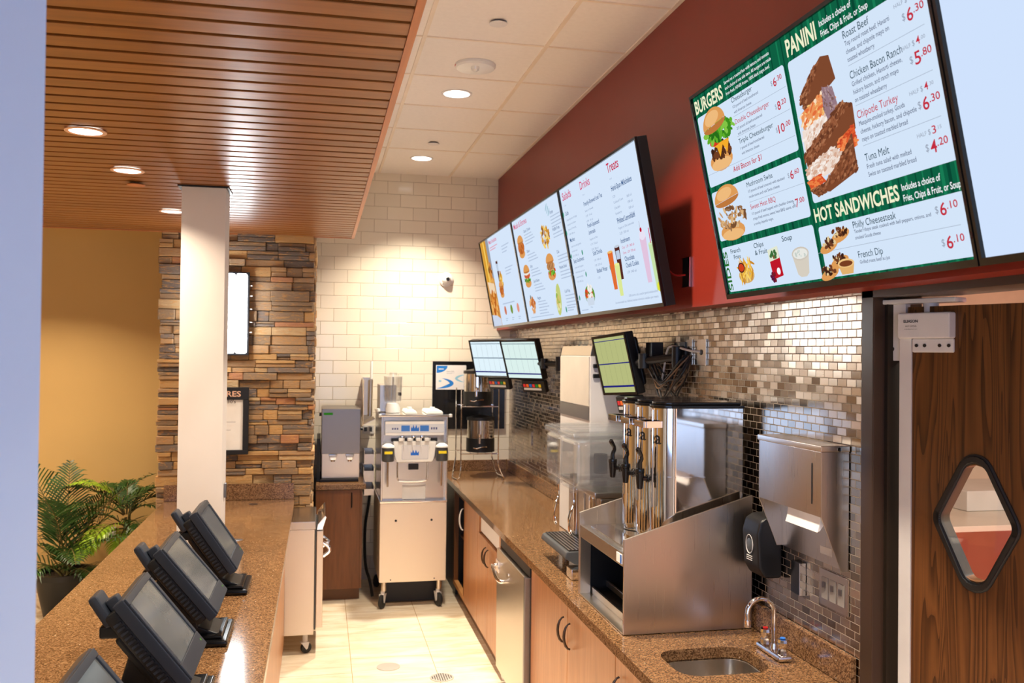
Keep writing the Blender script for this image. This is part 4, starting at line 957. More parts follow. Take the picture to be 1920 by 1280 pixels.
# ---- kitchen order screens on wall arms
def kds(label, P, yaw, tilt, roll, w, h, tone, bar=True, plateY=None, line=None):
    t_ = thing('order_screen', label, 'order screen', M=pose(P, yaw, tilt, roll))
    b_ = MB(); b_.box(-w/2, w/2, .0, .045, -h/2, h/2, b=.006); b_.box(-w/2+.03, w/2-.03, .046, .085, -h/2+.03, h/2-.03, b=.02)
    b_.build('housing', M['blackp'], t_)
    f_ = MB(); q = .013; f_.box(-w/2, w/2, -.006, -.0002, h/2-q, h/2); f_.box(-w/2, w/2, -.006, -.0002, -h/2, -h/2+q); f_.box(-w/2, -w/2+q, -.006, -.0002, -h/2+q, h/2-q); f_.box(w/2-q, w/2, -.006, -.0002, -h/2+q, h/2-q)
    f_.build('bezel', M['blackg'], t_, smooth=False)
    A = Art(w, h, -.0006); A.rect(q, q, w-q, h-q, tone); ln = line or E(120,140,150); bl = E(34,34,120); nv = E(10,64,96)
    A.rect(q, q, w-q, q+.014, tone); A.rect(q, q+.015, w-q, q+.019, nv if not line else bl); A.rect(q, h*.47, w-q, h*.47+.006, nv if not line else bl); A.rect(q, h-q-.036, w-q, h-q-.026, bl)
    for k in range(1, 6):
        x = q+(w-2*q)*k/6; A.rect(x, q+.024, x+.0012, h*.47-.004, ln); A.rect(x, h*.47+.010, x+.0012, h-q-.040, ln)
    A.build('display', t_)
    if bar:
        B = MB().box(w/2-.225, w/2+.0, -.012, .03, -h/2-.095, -h/2-.006, b=.008).build('bump_bar', M['blackp'], t_)
        K = MB()
        for k, c_ in enumerate(((214,40,50), (230,110,30), (40,110,200), (214,50,50), (30,140,60), (226,190,30))):
            MB().box(w/2-.205+k*.030, w/2-.182+k*.030, -.0155, -.0125, -h/2-.052, -h/2-.030, b=.001).build('key', I(*c_), B)
        MB().box(w/2-.205, w/2-.035, -.014, -.0125, -h/2-.075, -h/2-.059).build('key_strip', M['lgray'], B, smooth=False)
    return t_
def arm(parent, a, b, c, plate, hgt=.11):
    A_ = MB(); A_.tube([a, b], .018, 10); A_.tube([b, c], .018, 10); A_.cyl((b[0], b[1], b[2]-.035), .026, .07); A_.cyl((a[0]-.0, a[1], a[2]-.04), .022, .08); A_.cyl((c[0], c[1], c[2]-.05), .024, .10, b=.004)
    A_.build('wall_arm', M['blackp'], parent, world=True)
    MB().box(MOS-.014, MOS-.002, plate[0]-.03, plate[0]+.03, plate[1]-hgt, plate[1]+hgt, b=.003).build('arm_plate', M['blackp'], parent, world=True)
k1 = kds('farthest order screen, pale blue, overlapped by its neighbour near the tile corner', (1.284, 6.867, 1.895), -54.9, 15.5, -.5, .36, .30, E(226,244,252))
arm(k1, (1.36, 6.93, 1.87), (1.44, 7.10, 1.87), (1.61, 7.02, 1.87), (7.02, 1.87))
k2 = kds('pale green order screen with coloured keys, in front of the farthest one', (1.42, 6.296, 1.893), -56.5, 18, -.4, .36, .30, E(220,241,236))
arm(k2, (1.49, 6.36, 1.87), (1.54, 6.10, 1.87), (1.605, 5.95, 1.87), (5.95, 1.87))
k3 = kds('green order screen seen at a steep angle above the tea urns', (1.46, 4.335, 1.887), -80, 12.6, -3.3, .359, .311, E(182,187,126), True, line=E(126,130,90))
arm(k3, (1.545, 4.30, 1.89), (1.50, 4.02, 1.91), (1.60, 3.86, 1.93), (3.86, 1.93), .07)
# cable bundle behind that screen
cbn = thing('cable_bundle', 'tangle of dark and tan cables hanging from the near order screen arm', 'cables', (1.58, 3.95, 1.85))
rc = random.Random(11)
for grp, mt in (('dark_cables', 'blackp'), ('tan_cables', 'tancable')):
    b_ = MB()
    for i in range(9 if mt == 'blackp' else 5):
        y0 = 4.10+rc.uniform(-.06,.05); y1 = 3.80+rc.uniform(-.05,.08); zl = 1.74+rc.uniform(-.04,.08); x = 1.575+rc.uniform(-.03,.035)
        pts = [(x-.02, y0, 1.92+rc.uniform(-.03,.02)), (x, y0-.05, 1.84+rc.uniform(-.03,.03)), (x+rc.uniform(-.02,.02), (y0+y1)/2+rc.uniform(-.05,.05), zl), (x, (y0+y1)/2-.06, zl+.03), (min(x+.02, 1.625), y1, 1.86+rc.uniform(-.04,.06)), (1.625, y1+rc.uniform(-.02,.02), 1.94)]
        b_.tube(pts, rc.uniform(.003,.0055), 6, smoothn=2)
    b_.build(grp, M[mt], cbn, world=True)
MB().tube([(1.60, 4.10, 1.70), (1.60, 4.02, 1.86), (1.60, 3.98, 1.97), (1.605, 3.93, 1.985), (1.61, 3.75, 1.96), (1.632, 3.67, 1.955)], .005, 8, smoothn=2).build('white_cable', M['lgray'], cbn, world=True)
MB().box(1.55, 1.61, 4.05, 4.13, 1.93, 2.0, b=.004).build('power_brick', M['blackp'], cbn, world=True)
def plate(name, label, y, z, w_, h_, x=MOS, mat='steelh', gr=None):
    t_ = thing(name, label, 'plate', (x-.004, y, z), group=gr)
    MB().box(-.003, .003, -w_/2, w_/2, -h_/2, h_/2, b=.001).build('cover_plate', M[mat], t_); return t_
pp = plate('cable_plate', 'bright steel cable plate on the mosaic beside the hanging cables', 3.665, 1.953, .095, .115); MB().cyl((-.006, 0, 0), .012, .004, 'X').build('cable_hole', M['blackp'], pp)
pq = plate('cable_plate', 'narrow steel plate edge behind the hanging cables', 3.80, 1.953, .07, .115); 
rp = plate('cable_plate', 'dark plate with bright edge and red cable on the red wall between the screens', 3.56, 2.29, .075, .12, RED, 'blackp')
ed = MB(); ed.box(-.006, .003, -.042, -.0385, -.062, .062); ed.box(-.006, .003, -.0384, .038, .0605, .0625); ed.box(-.006, .003, -.0384, .038, -.0625, -.0605); ed.build('metal_edge', M['chrome'], rp, smooth=False)
MB().tube([(-.006, 0, -.01), (-.03, .05, -.012), (-.035, .12, .02), (-.02, .18, .06), (-.05, .26, .07)], .004, 8, smoothn=2).build('red_cable', M['redp'], rp)

# ================================================================ ON THE BACK COUNTER
# steel stand for the tea urns
ts = thing('urn_stand', 'sloped sided stainless stand holding three tea urns', 'stand', (1.35, 3.42, .911))
sdp = [(1.099, .912), (1.608, .912), (1.608, 1.413), (1.099, 1.26)]
MB().prism(sdp, .012, 'Y', 3.131, b=.002).build('side_panel', M['steelv'], ts, world=True)
MB().prism(sdp, .012, 'Y', 3.708, b=.002).build('side_panel', M['steelv'], ts, world=True)
dk = MB(); dk.box(1.112, 1.607, 3.144, 3.707, 1.192, 1.208); dk.box(1.100, 1.112, 3.144, 3.707, 1.158, 1.208, b=.002)
dk = dk.build('deck', M['steel'], ts, world=True)
MB().box(1.135, 1.225, 3.20, 3.66, 1.2085, 1.2115, b=.001).build('drip_tray', M['mirror'], dk, world=True)
MB().box(1.0975, 1.0995, 3.155, 3.215, 1.166, 1.200).build('sticker', M['paper'], dk, world=True, smooth=False)
MB().box(1.0970, 1.0974, 3.155, 3.172, 1.167, 1.199).build('sticker_end', M['blue'], dk, world=True, smooth=False)
MB().box(1.5, 1.6, 3.144, 3.707, .914, 1.19).build('back_lining', M['blackp'], ts, world=True, smooth=False)
lr = MB(); lr.box(1.099, 1.16, 3.144, 3.707, .912, .917); lr.box(1.15, 1.16, 3.144, 3.707, .9175, .945); lr.box(1.22, 1.23, 3.144, 3.707, .94, .965, b=.001)
lr.build('bottom_rail', M['steelw'], ts, world=True, smooth=False)
MB().box(1.100, 1.145, 3.692, 3.707, .9175, 1.157).build('front_post', M['steelw'], ts, world=True, smooth=False)
li = MB(); li.box(1.112, 1.499, 3.1435, 3.146, .918, 1.19); li.box(1.146, 1.499, 3.704, 3.7075, .918, 1.19); li.box(1.17, 1.5, 3.147, 3.703, .914, .918)
li.build('inner_lining', M['blackp'], ts, world=True, smooth=False)
# urns
def urn(yc, label):
    t_ = thing('tea_urn', label, 'tea urn', (1.43, yc, 1.209), group='tea urns')
    hw = .073; xf = 1.262; xb = 1.595; n = 10
    def outline(e=0, f=0):
        pts = [(xb+e, yc-hw-e), (xb+e, yc+hw+e)]
        for k in range(n+1): a = math.pi/2+math.pi*k/n; pts.append((xf+hw-.01+(hw+e)*math.cos(a), yc+(hw+e)*math.sin(a)))
        return pts
    b_ = MB(); b_.prism(outline(), .505, 'Z', 1.231); b_.prism(outline(-.006), .02, 'Z', 1.211); b_.prism(outline(.0015), .004, 'Z', 1.474)
    bd = b_.build('body', M['mirror'], t_, world=True)
    l_ = MB(); l_.prism(outline(.005), .012, 'Z', 1.7365, b=.003); l_.prism(outline(-.004), .012, 'Z', 1.7487, b=.004)
    l_.build('lid', M['blackg'], t_, world=True)
    fa = MB(); fa.cyl((1.215, yc, 1.465), .010, .045, 'X'); fa.cyl((1.205, yc, 1.425), .011, .06, r2=.017, b=.003); fa.cyl((1.205, yc, 1.485), .018, .018, b=.003); fa.cyl((1.232, yc, 1.465), .017, .010, 'X', b=.002)
    fa = fa.build('faucet', M['blackg'], t_, world=True)
    MB().tube([(1.205, yc, 1.503), (1.203, yc, 1.525), (1.215, yc, 1.545), (1.196, yc, 1.575), (1.198, yc, 1.585)], [.010,.009,.008,.010,.006], 10, smoothn=1).build('tap_lever', M['blackg'], fa, world=True)
    h_ = MB(); h_.box(1.200, 1.212, yc-.052, yc+.052, 1.662, 1.688, b=.002); h_.box(1.212, 1.30, yc+.046, yc+.052, 1.662, 1.688, b=.001); h_.box(1.212, 1.30, yc-.052, yc-.046, 1.662, 1.688, b=.001)
    h_.build('front_handle', M['mirror'], t_, world=True)
    MB().tube([(1.245, yc-.028, 1.73), (1.245, yc-.028, 1.36)], .005, 8).build('sight_glass', M['mirror'], t_, world=True)
    vs, fs = text_me('Tea', .0)
    tb = MB(); bm = tb.bm; x0 = min(p[0] for p in vs); x1 = max(p[0] for p in vs); sc = .072
    nv = []
    for p in vs:
        s = ((p[0]-(x0+x1)/2)*sc); a = s/hw; nv.append(bm.verts.new((xf+hw-.01-(hw+.0012)*math.cos(a), yc-(hw+.0012)*math.sin(a)-.0, 1.60+p[1]*sc)))
    for f in fs:
        try: bm.faces.new([nv[i] for i in f])
        except ValueError: pass
    tb.build('tea_lettering', M['blackp'], bd, world=True, smooth=False)
    return t_
urn(3.262, 'slim stainless tea urn nearest the sink on the steel stand')
urn(3.424, 'slim stainless tea urn standing between the two others')
urn(3.586, 'slim stainless tea urn beside the clear juice dispenser')
# juice dispenser
jd = thing('juice_dispenser', 'juice dispenser with two clear empty tanks and a grey drip tray', 'drink dispenser', (1.36, 4.22, .911))
b_ = MB(); b_.box(1.27, 1.60, 3.955, 4.495, .985, 1.275, b=.01); b_.box(1.24, 1.60, 3.945, 4.505, 1.2755, 1.305, b=.006)
b_.build('housing', M['steel'], jd, world=True)
for x in (1.25, 1.56):
    for y in (3.99, 4.46): MB().cyl((x, y, .912), .018, .072).build('foot', M['chrome'], jd, world=True)
for y in (4.02, 4.2, 4.38): MB().box(1.266, 1.2695, y, y+.006, .99, 1.27).build('front_trim', M['chrome'], jd, world=True, smooth=False)
def tank(y0, y1):
    b_ = MB(); b_.box(1.145, 1.585, y0, y1, 1.318, 1.545, b=.028, seg=3); b_.box(1.152, 1.578, y0+.007, y1-.007, 1.325, 1.540, b=.024, seg=3)
    tk = b_.build('tank', M['clear'], jd, world=True)
    l_ = MB(); l_.box(1.138, 1.592, y0-.004, y1+.004, 1.5455, 1.575, b=.010, seg=2); l_.box(1.155, 1.57, y0+.012, y1-.012, 1.5755, 1.583, b=.003)
    l_.build('tank_lid', M['clear'], jd, world=True)
    yc = (y0+y1)/2
    MB().cyl((1.40, yc, 1.335), .035, .10, b=.006).build('paddle_hub', M['clear'], tk, world=True)
    n_ = MB(); n_.cyl((1.18, yc, 1.285), .02, .032, b=.003); n_.box(1.15, 1.235, yc-.10, yc+.10, 1.305, 1.316, b=.004); n_.cyl((1.18, yc, 1.32), .016, .055)
    n_.build('valve', M['clear'], jd, world=True)
    MB().tube([(1.18, yc, 1.285), (1.185, yc, 1.23), (1.165, yc-.02, 1.20), (1.15, yc-.02, 1.12), (1.165, yc-.02, 1.085), (1.175, yc+.02, 1.10), (1.16, yc+.02, 1.15), (1.17, yc+.015, 1.20)], .0045, 8, smoothn=2).build('dispense_lever', M['chrome'], jd, world=True)
    MB().box(1.262, 1.30, yc-.03, yc+.03, .99, 1.27, b=.012).build('column', M['mirror'], jd, world=True)
tank(3.955, 4.222); tank(4.228, 4.495)
dt = MB(); dt.prism([(1.125, 1.025), (1.265, 1.025), (1.265, .985), (1.175, .962), (1.115, .995)], .46, 'Y', 4.00, b=.008)
dt = dt.build('drip_tray', M['grayp'], jd, world=True)
gr = MB()
for k in range(7): gr.box(1.14+k*.018, 1.147+k*.018, 4.012, 4.448, 1.0262, 1.031)
for k in range(23): gr.box(1.14, 1.255, 4.012+k*.0196, 4.017+k*.0196, 1.0262, 1.030)
MB().box(1.138, 1.258, 4.010, 4.450, 1.0252, 1.0261).build('tray_well', M['blackp'], dt, world=True, smooth=False)
gr.build('grille', M['darksteel'], dt, world=True, smooth=False)
cbx = MB(); cbx.box(1.13, 1.20, 3.93, 4.02, .912, .9605, b=.004); cbx.build('leg_cover', M['chrome'], jd, world=True)
# pale tall appliance
pa = thing('pale_dispenser', 'tall pale steel cabinet appliance standing behind the juice dispenser', 'appliance', (1.52, 4.9, .911))
MB().box(1.414, 1.615, 4.60, 5.20, .912, 1.93, b=.004).build('body', M['lgray'], pa, world=True)
MB().prism([(1.414, 1.9305), (1.615, 1.9305), (1.615, 1.985), (1.425, 1.985)], .60, 'Y', 4.60, b=.002).build('sloped_top', M['steelw'], pa, world=True)
MB().box(1.409, 1.4135, 4.61, 5.19, 1.66, 1.925).build('front_panel', M['cream'], pa, world=True, smooth=False)
MB().box(1.409, 1.4135, 4.61, 5.19, 1.585, 1.655).build('grey_band', M['darksteel'], pa, world=True, smooth=False)
MB().box(1.416, 1.613, 4.594, 4.5995, 1.0, 1.925).build('white_side', M['white'], pa, world=True, smooth=False)
for z in (1.865, 1.812): MB().box(1.425, 1.60, 4.575, 4.5935, z, z+.022, b=.005).build('handle', M['blackp'], pa, world=True)  # black bars taken for the order screen's arm, fixed to this cabinet

# towel and soap dispensers, switches
td = thing('paper_towel_dispenser', 'steel wall paper towel dispenser with a towel hanging out', 'towel dispenser', (1.6, 2.75, 1.46))
Y0_, Y1_ = 2.545, 2.955
b_ = MB(); b_.box(1.541, 1.637, Y0_+.004, Y1_-.004, 1.435, 1.640, b=.002); b_.box(1.632, 1.638, Y0_+.004, Y1_-.004, 1.262, 1.434)
b_.build('cabinet', M['steelv'], td, world=True)
sp_ = [(1.541, 1.640), (1.637, 1.640), (1.637, 1.262), (1.612, 1.262), (1.541, 1.434)]
MB().prism(sp_, .0035, 'Y', Y0_, b=.001).build('side_panel', M['steelv'], td, world=True)
MB().prism(sp_, .0035, 'Y', Y1_-.0035, b=.001).build('side_panel', M['steelv'], td, world=True)
MB().box(1.536, 1.638, Y0_-.004, Y1_+.004, 1.6405, 1.660, b=.003).build('lid', M['steelw'], td, world=True)
MB().box(1.5395, 1.5408, 2.598, 2.603, 1.47, 1.60).build('level_slot', M['blackp'], td, world=True, smooth=False)
MB().cyl((1.60, Y0_-.0045, 1.648), .007, .003, 'Y').build('lock', M['chrome'], td, world=True)
MB().box(1.631, 1.6318, 2.63, 2.70, 1.29, 1.315).build('label', M['lgray'], td, world=True, smooth=False)
tw = thing('paper_towel', 'white folded paper towel hanging from the steel dispenser', 'paper towel', (1.57, 2.68, 1.42))
MB().prism([(1.556, 1.434), (1.576, 1.434), (1.572, 1.41), (1.556, 1.388), (1.545, 1.383), (1.552, 1.405)], .20, 'Y', 2.575, b=.001).build('folded_sheet', M['paper'], tw, world=True)
so = thing('soap_dispenser', 'black wall soap dispenser partly behind the towel dispenser', 'soap dispenser', (1.59, 3.01, 1.25))
b_ = MB(); b_.prism([(1.637, 1.140), (1.57, 1.140), (1.545, 1.18), (1.538, 1.30), (1.55, 1.345), (1.58, 1.362), (1.637, 1.362)], .125, 'Y', 2.955, b=.012)
b_.build('body', M['blackp'], so, world=True)
MB().lathe([(0, -.003), (.02, -.002), (.024, 0), (0, 0)], (1.541, 3.02, 1.255), 'X', 20).build('window', M['touch'], so, world=True)
MB().tube([(1.5395, 3.02+.026*math.cos(a), 1.255+.034*math.sin(a)) for a in [k*math.pi/8 for k in range(17)][:-1]], .0018, 6, closed=True).build('window_rim', M['lgray'], so, world=True)
for z in (1.212, 1.205, 1.198): MB().box(1.538, 1.5415, 3.0, 3.04, z, z+.002).build('print_line', M['lgray'], so, world=True, smooth=False)
sw = plate('switch_plate', 'steel plate with three rocker switches under the towel dispenser', 2.625, 1.180, .165, .118); sw['category'] = 'switch'
for i in range(3):
    s_ = MB().box(-.0055, -.003, -.018+.047*(i-1), .018+.047*(i-1), -.035, .035, b=.0008).build('switch', M['swg'], sw)
    MB().box(-.010, -.006, -.008+.047*(i-1), .008+.047*(i-1), .0, .020, b=.001).build('rocker', M['darksteel'], s_)
oc2 = thing('steel_wall_box', 'small dark steel box with bright edge left of the switches', 'wall box', (1.62, 2.835, 1.175))
MB().box(-.002, .018, -.03, .03, -.055, .055, b=.002).build('box_cover', M['blackg'], oc2); MB().box(-.004, .018, -.0345, -.0305, -.055, .055).build('bright_edge', M['chrome'], oc2, smooth=False)
wo = plate('wall_outlet', 'grey outlet on the mosaic wall in the far corner below the order screens', 6.9, 1.27, .07, .115); wo['category'] = 'outlet'

# bulletin board and poster on the tile wall
bb = thing('notice_board', 'black glossy notice board on the white tile wall', 'board', (1.275, BACK-.02, 1.57))
MB().box(.955, 1.595, BACK-.018, BACK-.001, 1.275, 1.863, b=.003).build('panel', M['blackg'], bb, world=True)
ps = thing('paper_sign', 'white sheet with blue swooshes fixed on the black notice board', 'sign', (1.116, BACK-.022, 1.724))
A = Art(.265, .212, 0); PW = I(226,224,224); PB = I(30,120,205); PL = I(140,190,215)
A.rect(0, 0, .265, .212, PW); A.ell(.006, .006, .095, .062, PB, 0, 16, 0, 90); A.poly([(.006,.006),(.101,.006),(.006,.068)], PB); A.rect(.022, .030, .068, .038, I(240,244,250)); 
A.text('Aero-Mulb', .092, .058, .066, .009, I(80,90,110)); lines(A, .092, .066, [.07, .05], .002, .006, I(150,160,175))
def swoosh(cx, cy, rx, ry, t_, m, a0, a1):
    n = 16
    for k in range(n):
        a = R(a0+(a1-a0)*k/n); b = R(a0+(a1-a0)*(k+1)/n); wa = t_*math.sin(math.pi*k/n); wb = t_*math.sin(math.pi*(k+1)/n)
        A.poly([(cx+(rx)*math.cos(a), cy+(ry)*math.sin(a)), (cx+rx*math.cos(b), cy+ry*math.sin(b)), (cx+(rx-wb-.0005)*math.cos(b), cy+(ry-wb-.0005)*math.sin(b)), (cx+(rx-wa-.0005)*math.cos(a), cy+(ry-wa-.0005)*math.sin(a))], m, False)
A.k += .00002
swoosh(.03, .158, .125, .045, .034, PB, -80, 100); A.k += .00002; swoosh(.262, .115, .095, .034, .022, PL, 95, 270)
A.rect(.024, .130, .048, .146, PL)
o = A.build('sheet', ps); place(o, Matrix.Translation((1.1165, BACK-.0195, 1.724)), ps)
# dome camera
dc = thing('dome_camera', 'small white dome security camera on the tile wall', 'camera', (1.065, BACK-.002, 2.575))
MB().lathe([(0, 0), (.062, 0), (.062, -.012), (.050, -.022), (0, -.022)], (0, 0, 0), 'Y').build('base', M['whitep'], dc)
MB().lathe([(.043, -.022), (.040, -.042), (.028, -.056), (.012, -.063), (0, -.064)], (0, 0, 0), 'Y').build('dome', M['whitep'], dc)
MB().lathe([(0, -.0), (.018, -.0), (.016, -.012), (0, -.014)], (.008, -.054, 0), 'Y').build('lens', M['blackg'], dc)
# airpot rack
ar = thing('airpot_rack', 'two tier chrome wire rack with urns in the far corner', 'rack', (1.29, 7.35, .911))
b_ = MB()
for z, fr2 in ((1.50, 1), (1.115, 1)):
    b_.tube([(1.13, 7.22, z), (1.44, 7.22, z), (1.44, 7.50, z), (1.13, 7.50, z)], .005, 6, closed=True)
    for k in range(5): b_.tube([(1.16+.06*k, 7.22, z), (1.16+.06*k, 7.50, z)], .003, 6)
b_.build('shelf', M['chrome'], ar, world=True)
for x in (1.13, 1.44):
    for y in (7.22, 7.50): MB().tube([(x, y, 1.645), (x, y, 1.06)], .005, 8).build('post', M['chrome'], ar, world=True)
for x, s in ((1.13, -1), (1.44, 1)):
    b_ = MB(); b_.tube([(x, 7.22, 1.06), (x+s*.0, 7.20, 1.0), (x+s*.03, 7.12, .918), (x+s*.06, 7.30, .918), (x+s*.03, 7.46, .918), (x, 7.50, 1.06)], .006, 8, smoothn=1)
    b_.build('foot', M['chrome'], ar, world=True)
def server(x, z, label):
    s_ = thing('coffee_server', label, 'coffee server', (x, 7.36, z), group='coffee servers on the wire rack')
    MB().cyl((0, 0, 0), .118, .115, b=.004, seg=36).build('base', M['blackp'], s_)
    MB().cyl((0, 0, .1155), .115, .145, seg=36).build('body', M['mirror'], s_)
    MB().lathe([(.114, .261), (.118, .262), (.116, .285), (.04, .30), (0, .30)], seg=36).build('lid', M['blackp'], s_)
    t2 = MB(); t2.cyl((-.03, -.135, .075), .012, .05, b=.002); t2.tube([(-.03, -.11, .10), (-.03, -.14, .10)], .009, 8); t2.lathe([(0, 0), (.014, 0), (.016, .02), (0, .03)], (-.03, -.135, .127))
    t2.build('tap', M['chrome'], s_)
    MB().tube([(-.08, -.12, .04), (-.05, -.135, .035), (-.01, -.135, .05), (.03, -.13, .05)], .006, 8).build('drip_guard', M['chrome'], s_)
    return s_
server(1.285, 1.506, 'steel and black coffee server on the upper tier of the wire rack')
server(1.315, 1.121, 'steel and black coffee server on the lower tier of the wire rack')

# ================================================================ STONE PILLAR FITTINGS
sn = thing('wall_sconce', 'black framed light box with glowing white tubes on the stone pillar', 'light', (-.645, 6.42, 2.19))
MB().box(-.81, -.480, 6.385, 6.438, 1.905, 2.475, b=.002).build('back_box', M['blackg'], sn, world=True)
for i in range(4): MB().box(-.803+i*.0795, -.732+i*.0795, 6.350, 6.384, 1.918, 2.462, b=.012).build('glow_tube', M['tubeL'], sn, world=True)
ck = MB()
for z in (2.38, 2.31, 2.22, 2.13, 2.06): ck.box(-.4795, -.462, 6.40, 6.41, z, z+.006)
ck.build('side_clip', M['lgray'], sn, world=True, smooth=False)
ld = bpy.data.lights.new('sconce_light', 'AREA'); ld.shape = 'RECTANGLE'; ld.size = .3; ld.size_y = .52; ld.energy = 22; ld.color = (.95,.97,1); ld.spread = R(170)
o = bpy.data.objects.new('sconce_light', ld); COL.objects.link(o); o.location = (-.645, 6.34, 2.19); o.rotation_euler = (R(90), 0, R(0)); 
pf = thing('framed_poster', 'black framed poster with copper capital letters on the stone pillar', 'poster', (-.665, 6.43, 1.455))
b_ = MB(); b_.box(-.86, -.475, 6.40, 6.436, 1.225, 1.255, b=.003); b_.box(-.86, -.475, 6.40, 6.436, 1.60, 1.685, b=.003); b_.box(-.86, -.83, 6.40, 6.436, 1.2555, 1.5995, b=.003); b_.box(-.513, -.475, 6.40, 6.436, 1.2555, 1.5995, b=.003)
b_.build('frame', M['blackp'], pf, world=True)
MB().box(-.83, -.513, 6.415, 6.434, 1.256, 1.599).build('sheet', M['paper'], pf, world=True, smooth=False)
A = Art(.385, .46, 0); A.text('RES', .238, .062, .095, .036, M['copper'], .02); 
A.text("30's", .245, .108, .055, .022, I(90,80,80), .01); A.rect(.06, .235, .30, .238, I(150,150,160)); A.rect(.06, .29, .27, .293, I(150,150,160))
o = A.build('lettering', pf); place(o, Matrix.Translation((-.6675, 6.398, 1.455)), pf)

# ================================================================ REGISTER TERMINALS
def terminal(P, tilt, label, first=None):
    Mx = Matrix.Translation((P[0], P[1], .911)) @ Matrix.Rotation(R(90), 4, 'Z')
    t_ = thing('register_terminal', label, 'touch terminal', M=Mx, group='register terminals on the service counter')
    S = Matrix.Translation((0, 0, P[2]-.911)) @ Matrix.Rotation(R(tilt), 4, 'X')
    w, h = .326, .299
    b_ = MB(); b_.box(-w/2, w/2, .0, .034, -h/2, h/2, b=.004, M=S); bz = b_.build('bezel', M['posg'], t_)
    f_ = MB(); q = .024
    f_.box(-w/2+.004, w/2-.004, -.006, .0005, h/2-q, h/2-.004, b=.002, M=S); f_.box(-w/2+.004, w/2-.004, -.006, .0005, -h/2+.004, -h/2+.055, b=.002, M=S); f_.box(-w/2+.004, -w/2+q, -.006, .0005, -h/2+.056, h/2-q-.001, b=.002, M=S); f_.box(w/2-q, w/2-.004, -.006, .0005, -h/2+.056, h/2-q-.001, b=.002, M=S)
    f_.build('bezel_rim', M['posg'], t_)
    MB().box(-w/2+q, w/2-q, -.0012, -.0002, -h/2+.056, h/2-q, M=S).build('touch_screen', M['touch'], t_, smooth=False)
    bk = MB(); bk.box(-w/2+.012, w/2-.012, .035, .075, -h/2+.01, h/2-.012, b=.01, M=S); bk.box(-w/2+.05, w/2-.05, .0755, .105, -h/2+.02, h/2-.08, b=.012, M=S)
    bk.build('rear_housing', M['blackp'], t_)
    for sx in (-1, 1):
        vt = MB()
        for k in range(15): vt.box(sx*(w/2-.0125)-.003, sx*(w/2-.0125)+.003, .042, .066, -h/2+.03+k*.0155, -h/2+.038+k*.0155, b=.001, seg=1, M=S)
        vt.build('vent_rib', M['posg'], t_, smooth=False)
    MB().cyl((.13, -.0068, -h/2+.03), .0035, .002, 'Y', M=S).build('power_light', E(120,200,60,.8), t_, smooth=False)
    # reader on the customer side at the top
    rd = MB(); R_ = Matrix.Translation((-.10, .155, P[2]-.911+.085)) @ Matrix.Rotation(R(-32), 4, 'X')
    rd.box(-.045, .045, -.014, .014, -.055, .042, b=.010, M=R_); rd.box(-.02, .02, -.05, -.015, -.03, .01, b=.006, M=R_); rd.build('card_reader', M['posg'], t_)
    n2 = MB(); n2.tube([(-.10, .145, P[2]-.911+.045), (-.07, .08, P[2]-.911+.02)], .012, 8); n2.box(-.125, -.075, .10, .16, P[2]-.911+.0, P[2]-.911+.035, b=.008); n2.build('reader_arm', M['blackp'], t_)
    # stand
    st = MB(); st.prism([(-.10, .03), (.14, .03), (.12, .055), (.07, P[2]-.911+.01), (.02, P[2]-.911-.01), (-.02, .06)], .17, 'X', -.085, b=.008)
    st.build('neck', M['blackp'], t_)
    ba = MB(); ba.box(-.135, .135, -.125, .15, .001, .022, b=.008); ba.box(-.115, .115, -.105, .13, .0225, .034, b=.005); ba.build('stand_base', M['blackg'], t_)
    return t_
terminal((-.410, 4.06, 1.146), -34, 'farthest register terminal, before the white column on the service counter')
terminal((-.426, 3.39, 1.146), -39, 'third register terminal from the camera, showing a cloudy reflection')
terminal((-.428, 2.79, 1.136), -38, 'second register terminal from the camera, with a small green light')
terminal((-.428, 2.12, 1.118), -38, 'nearest register terminal, only its top corner visible at the bottom left')
# payment printer between the two nearest terminals
rp_ = thing('receipt_printer', 'low black and grey receipt printer between the two nearest terminals', 'printer', (-.66, 2.53, .911), rz=R(90))
MB().box(-.09, .09, -.13, .10, .001, .075, b=.012).build('body', M['blackp'], rp_)
MB().box(-.075, .075, -.10, .03, .0755, .086, b=.006).build('cover', M['lgray'], rp_)
MB().box(-.075, .075, .035, .09, .0755, .082, b=.003).build('paper_slot', M['blackg'], rp_)
for (x, y, lb) in ((-.426, 5.08, 'flat dark cable grommet in the service counter beside the white column'), (-.424, 6.241, 'flat dark cable grommet at the far end of the service counter')):
    g_ = thing('cable_grommet', lb, 'grommet', (x, y, .9105)); MB().lathe([(0, .002), (.026, .002), (.030, 0), (0, 0)]).build('ring', M['darksteel'], g_)

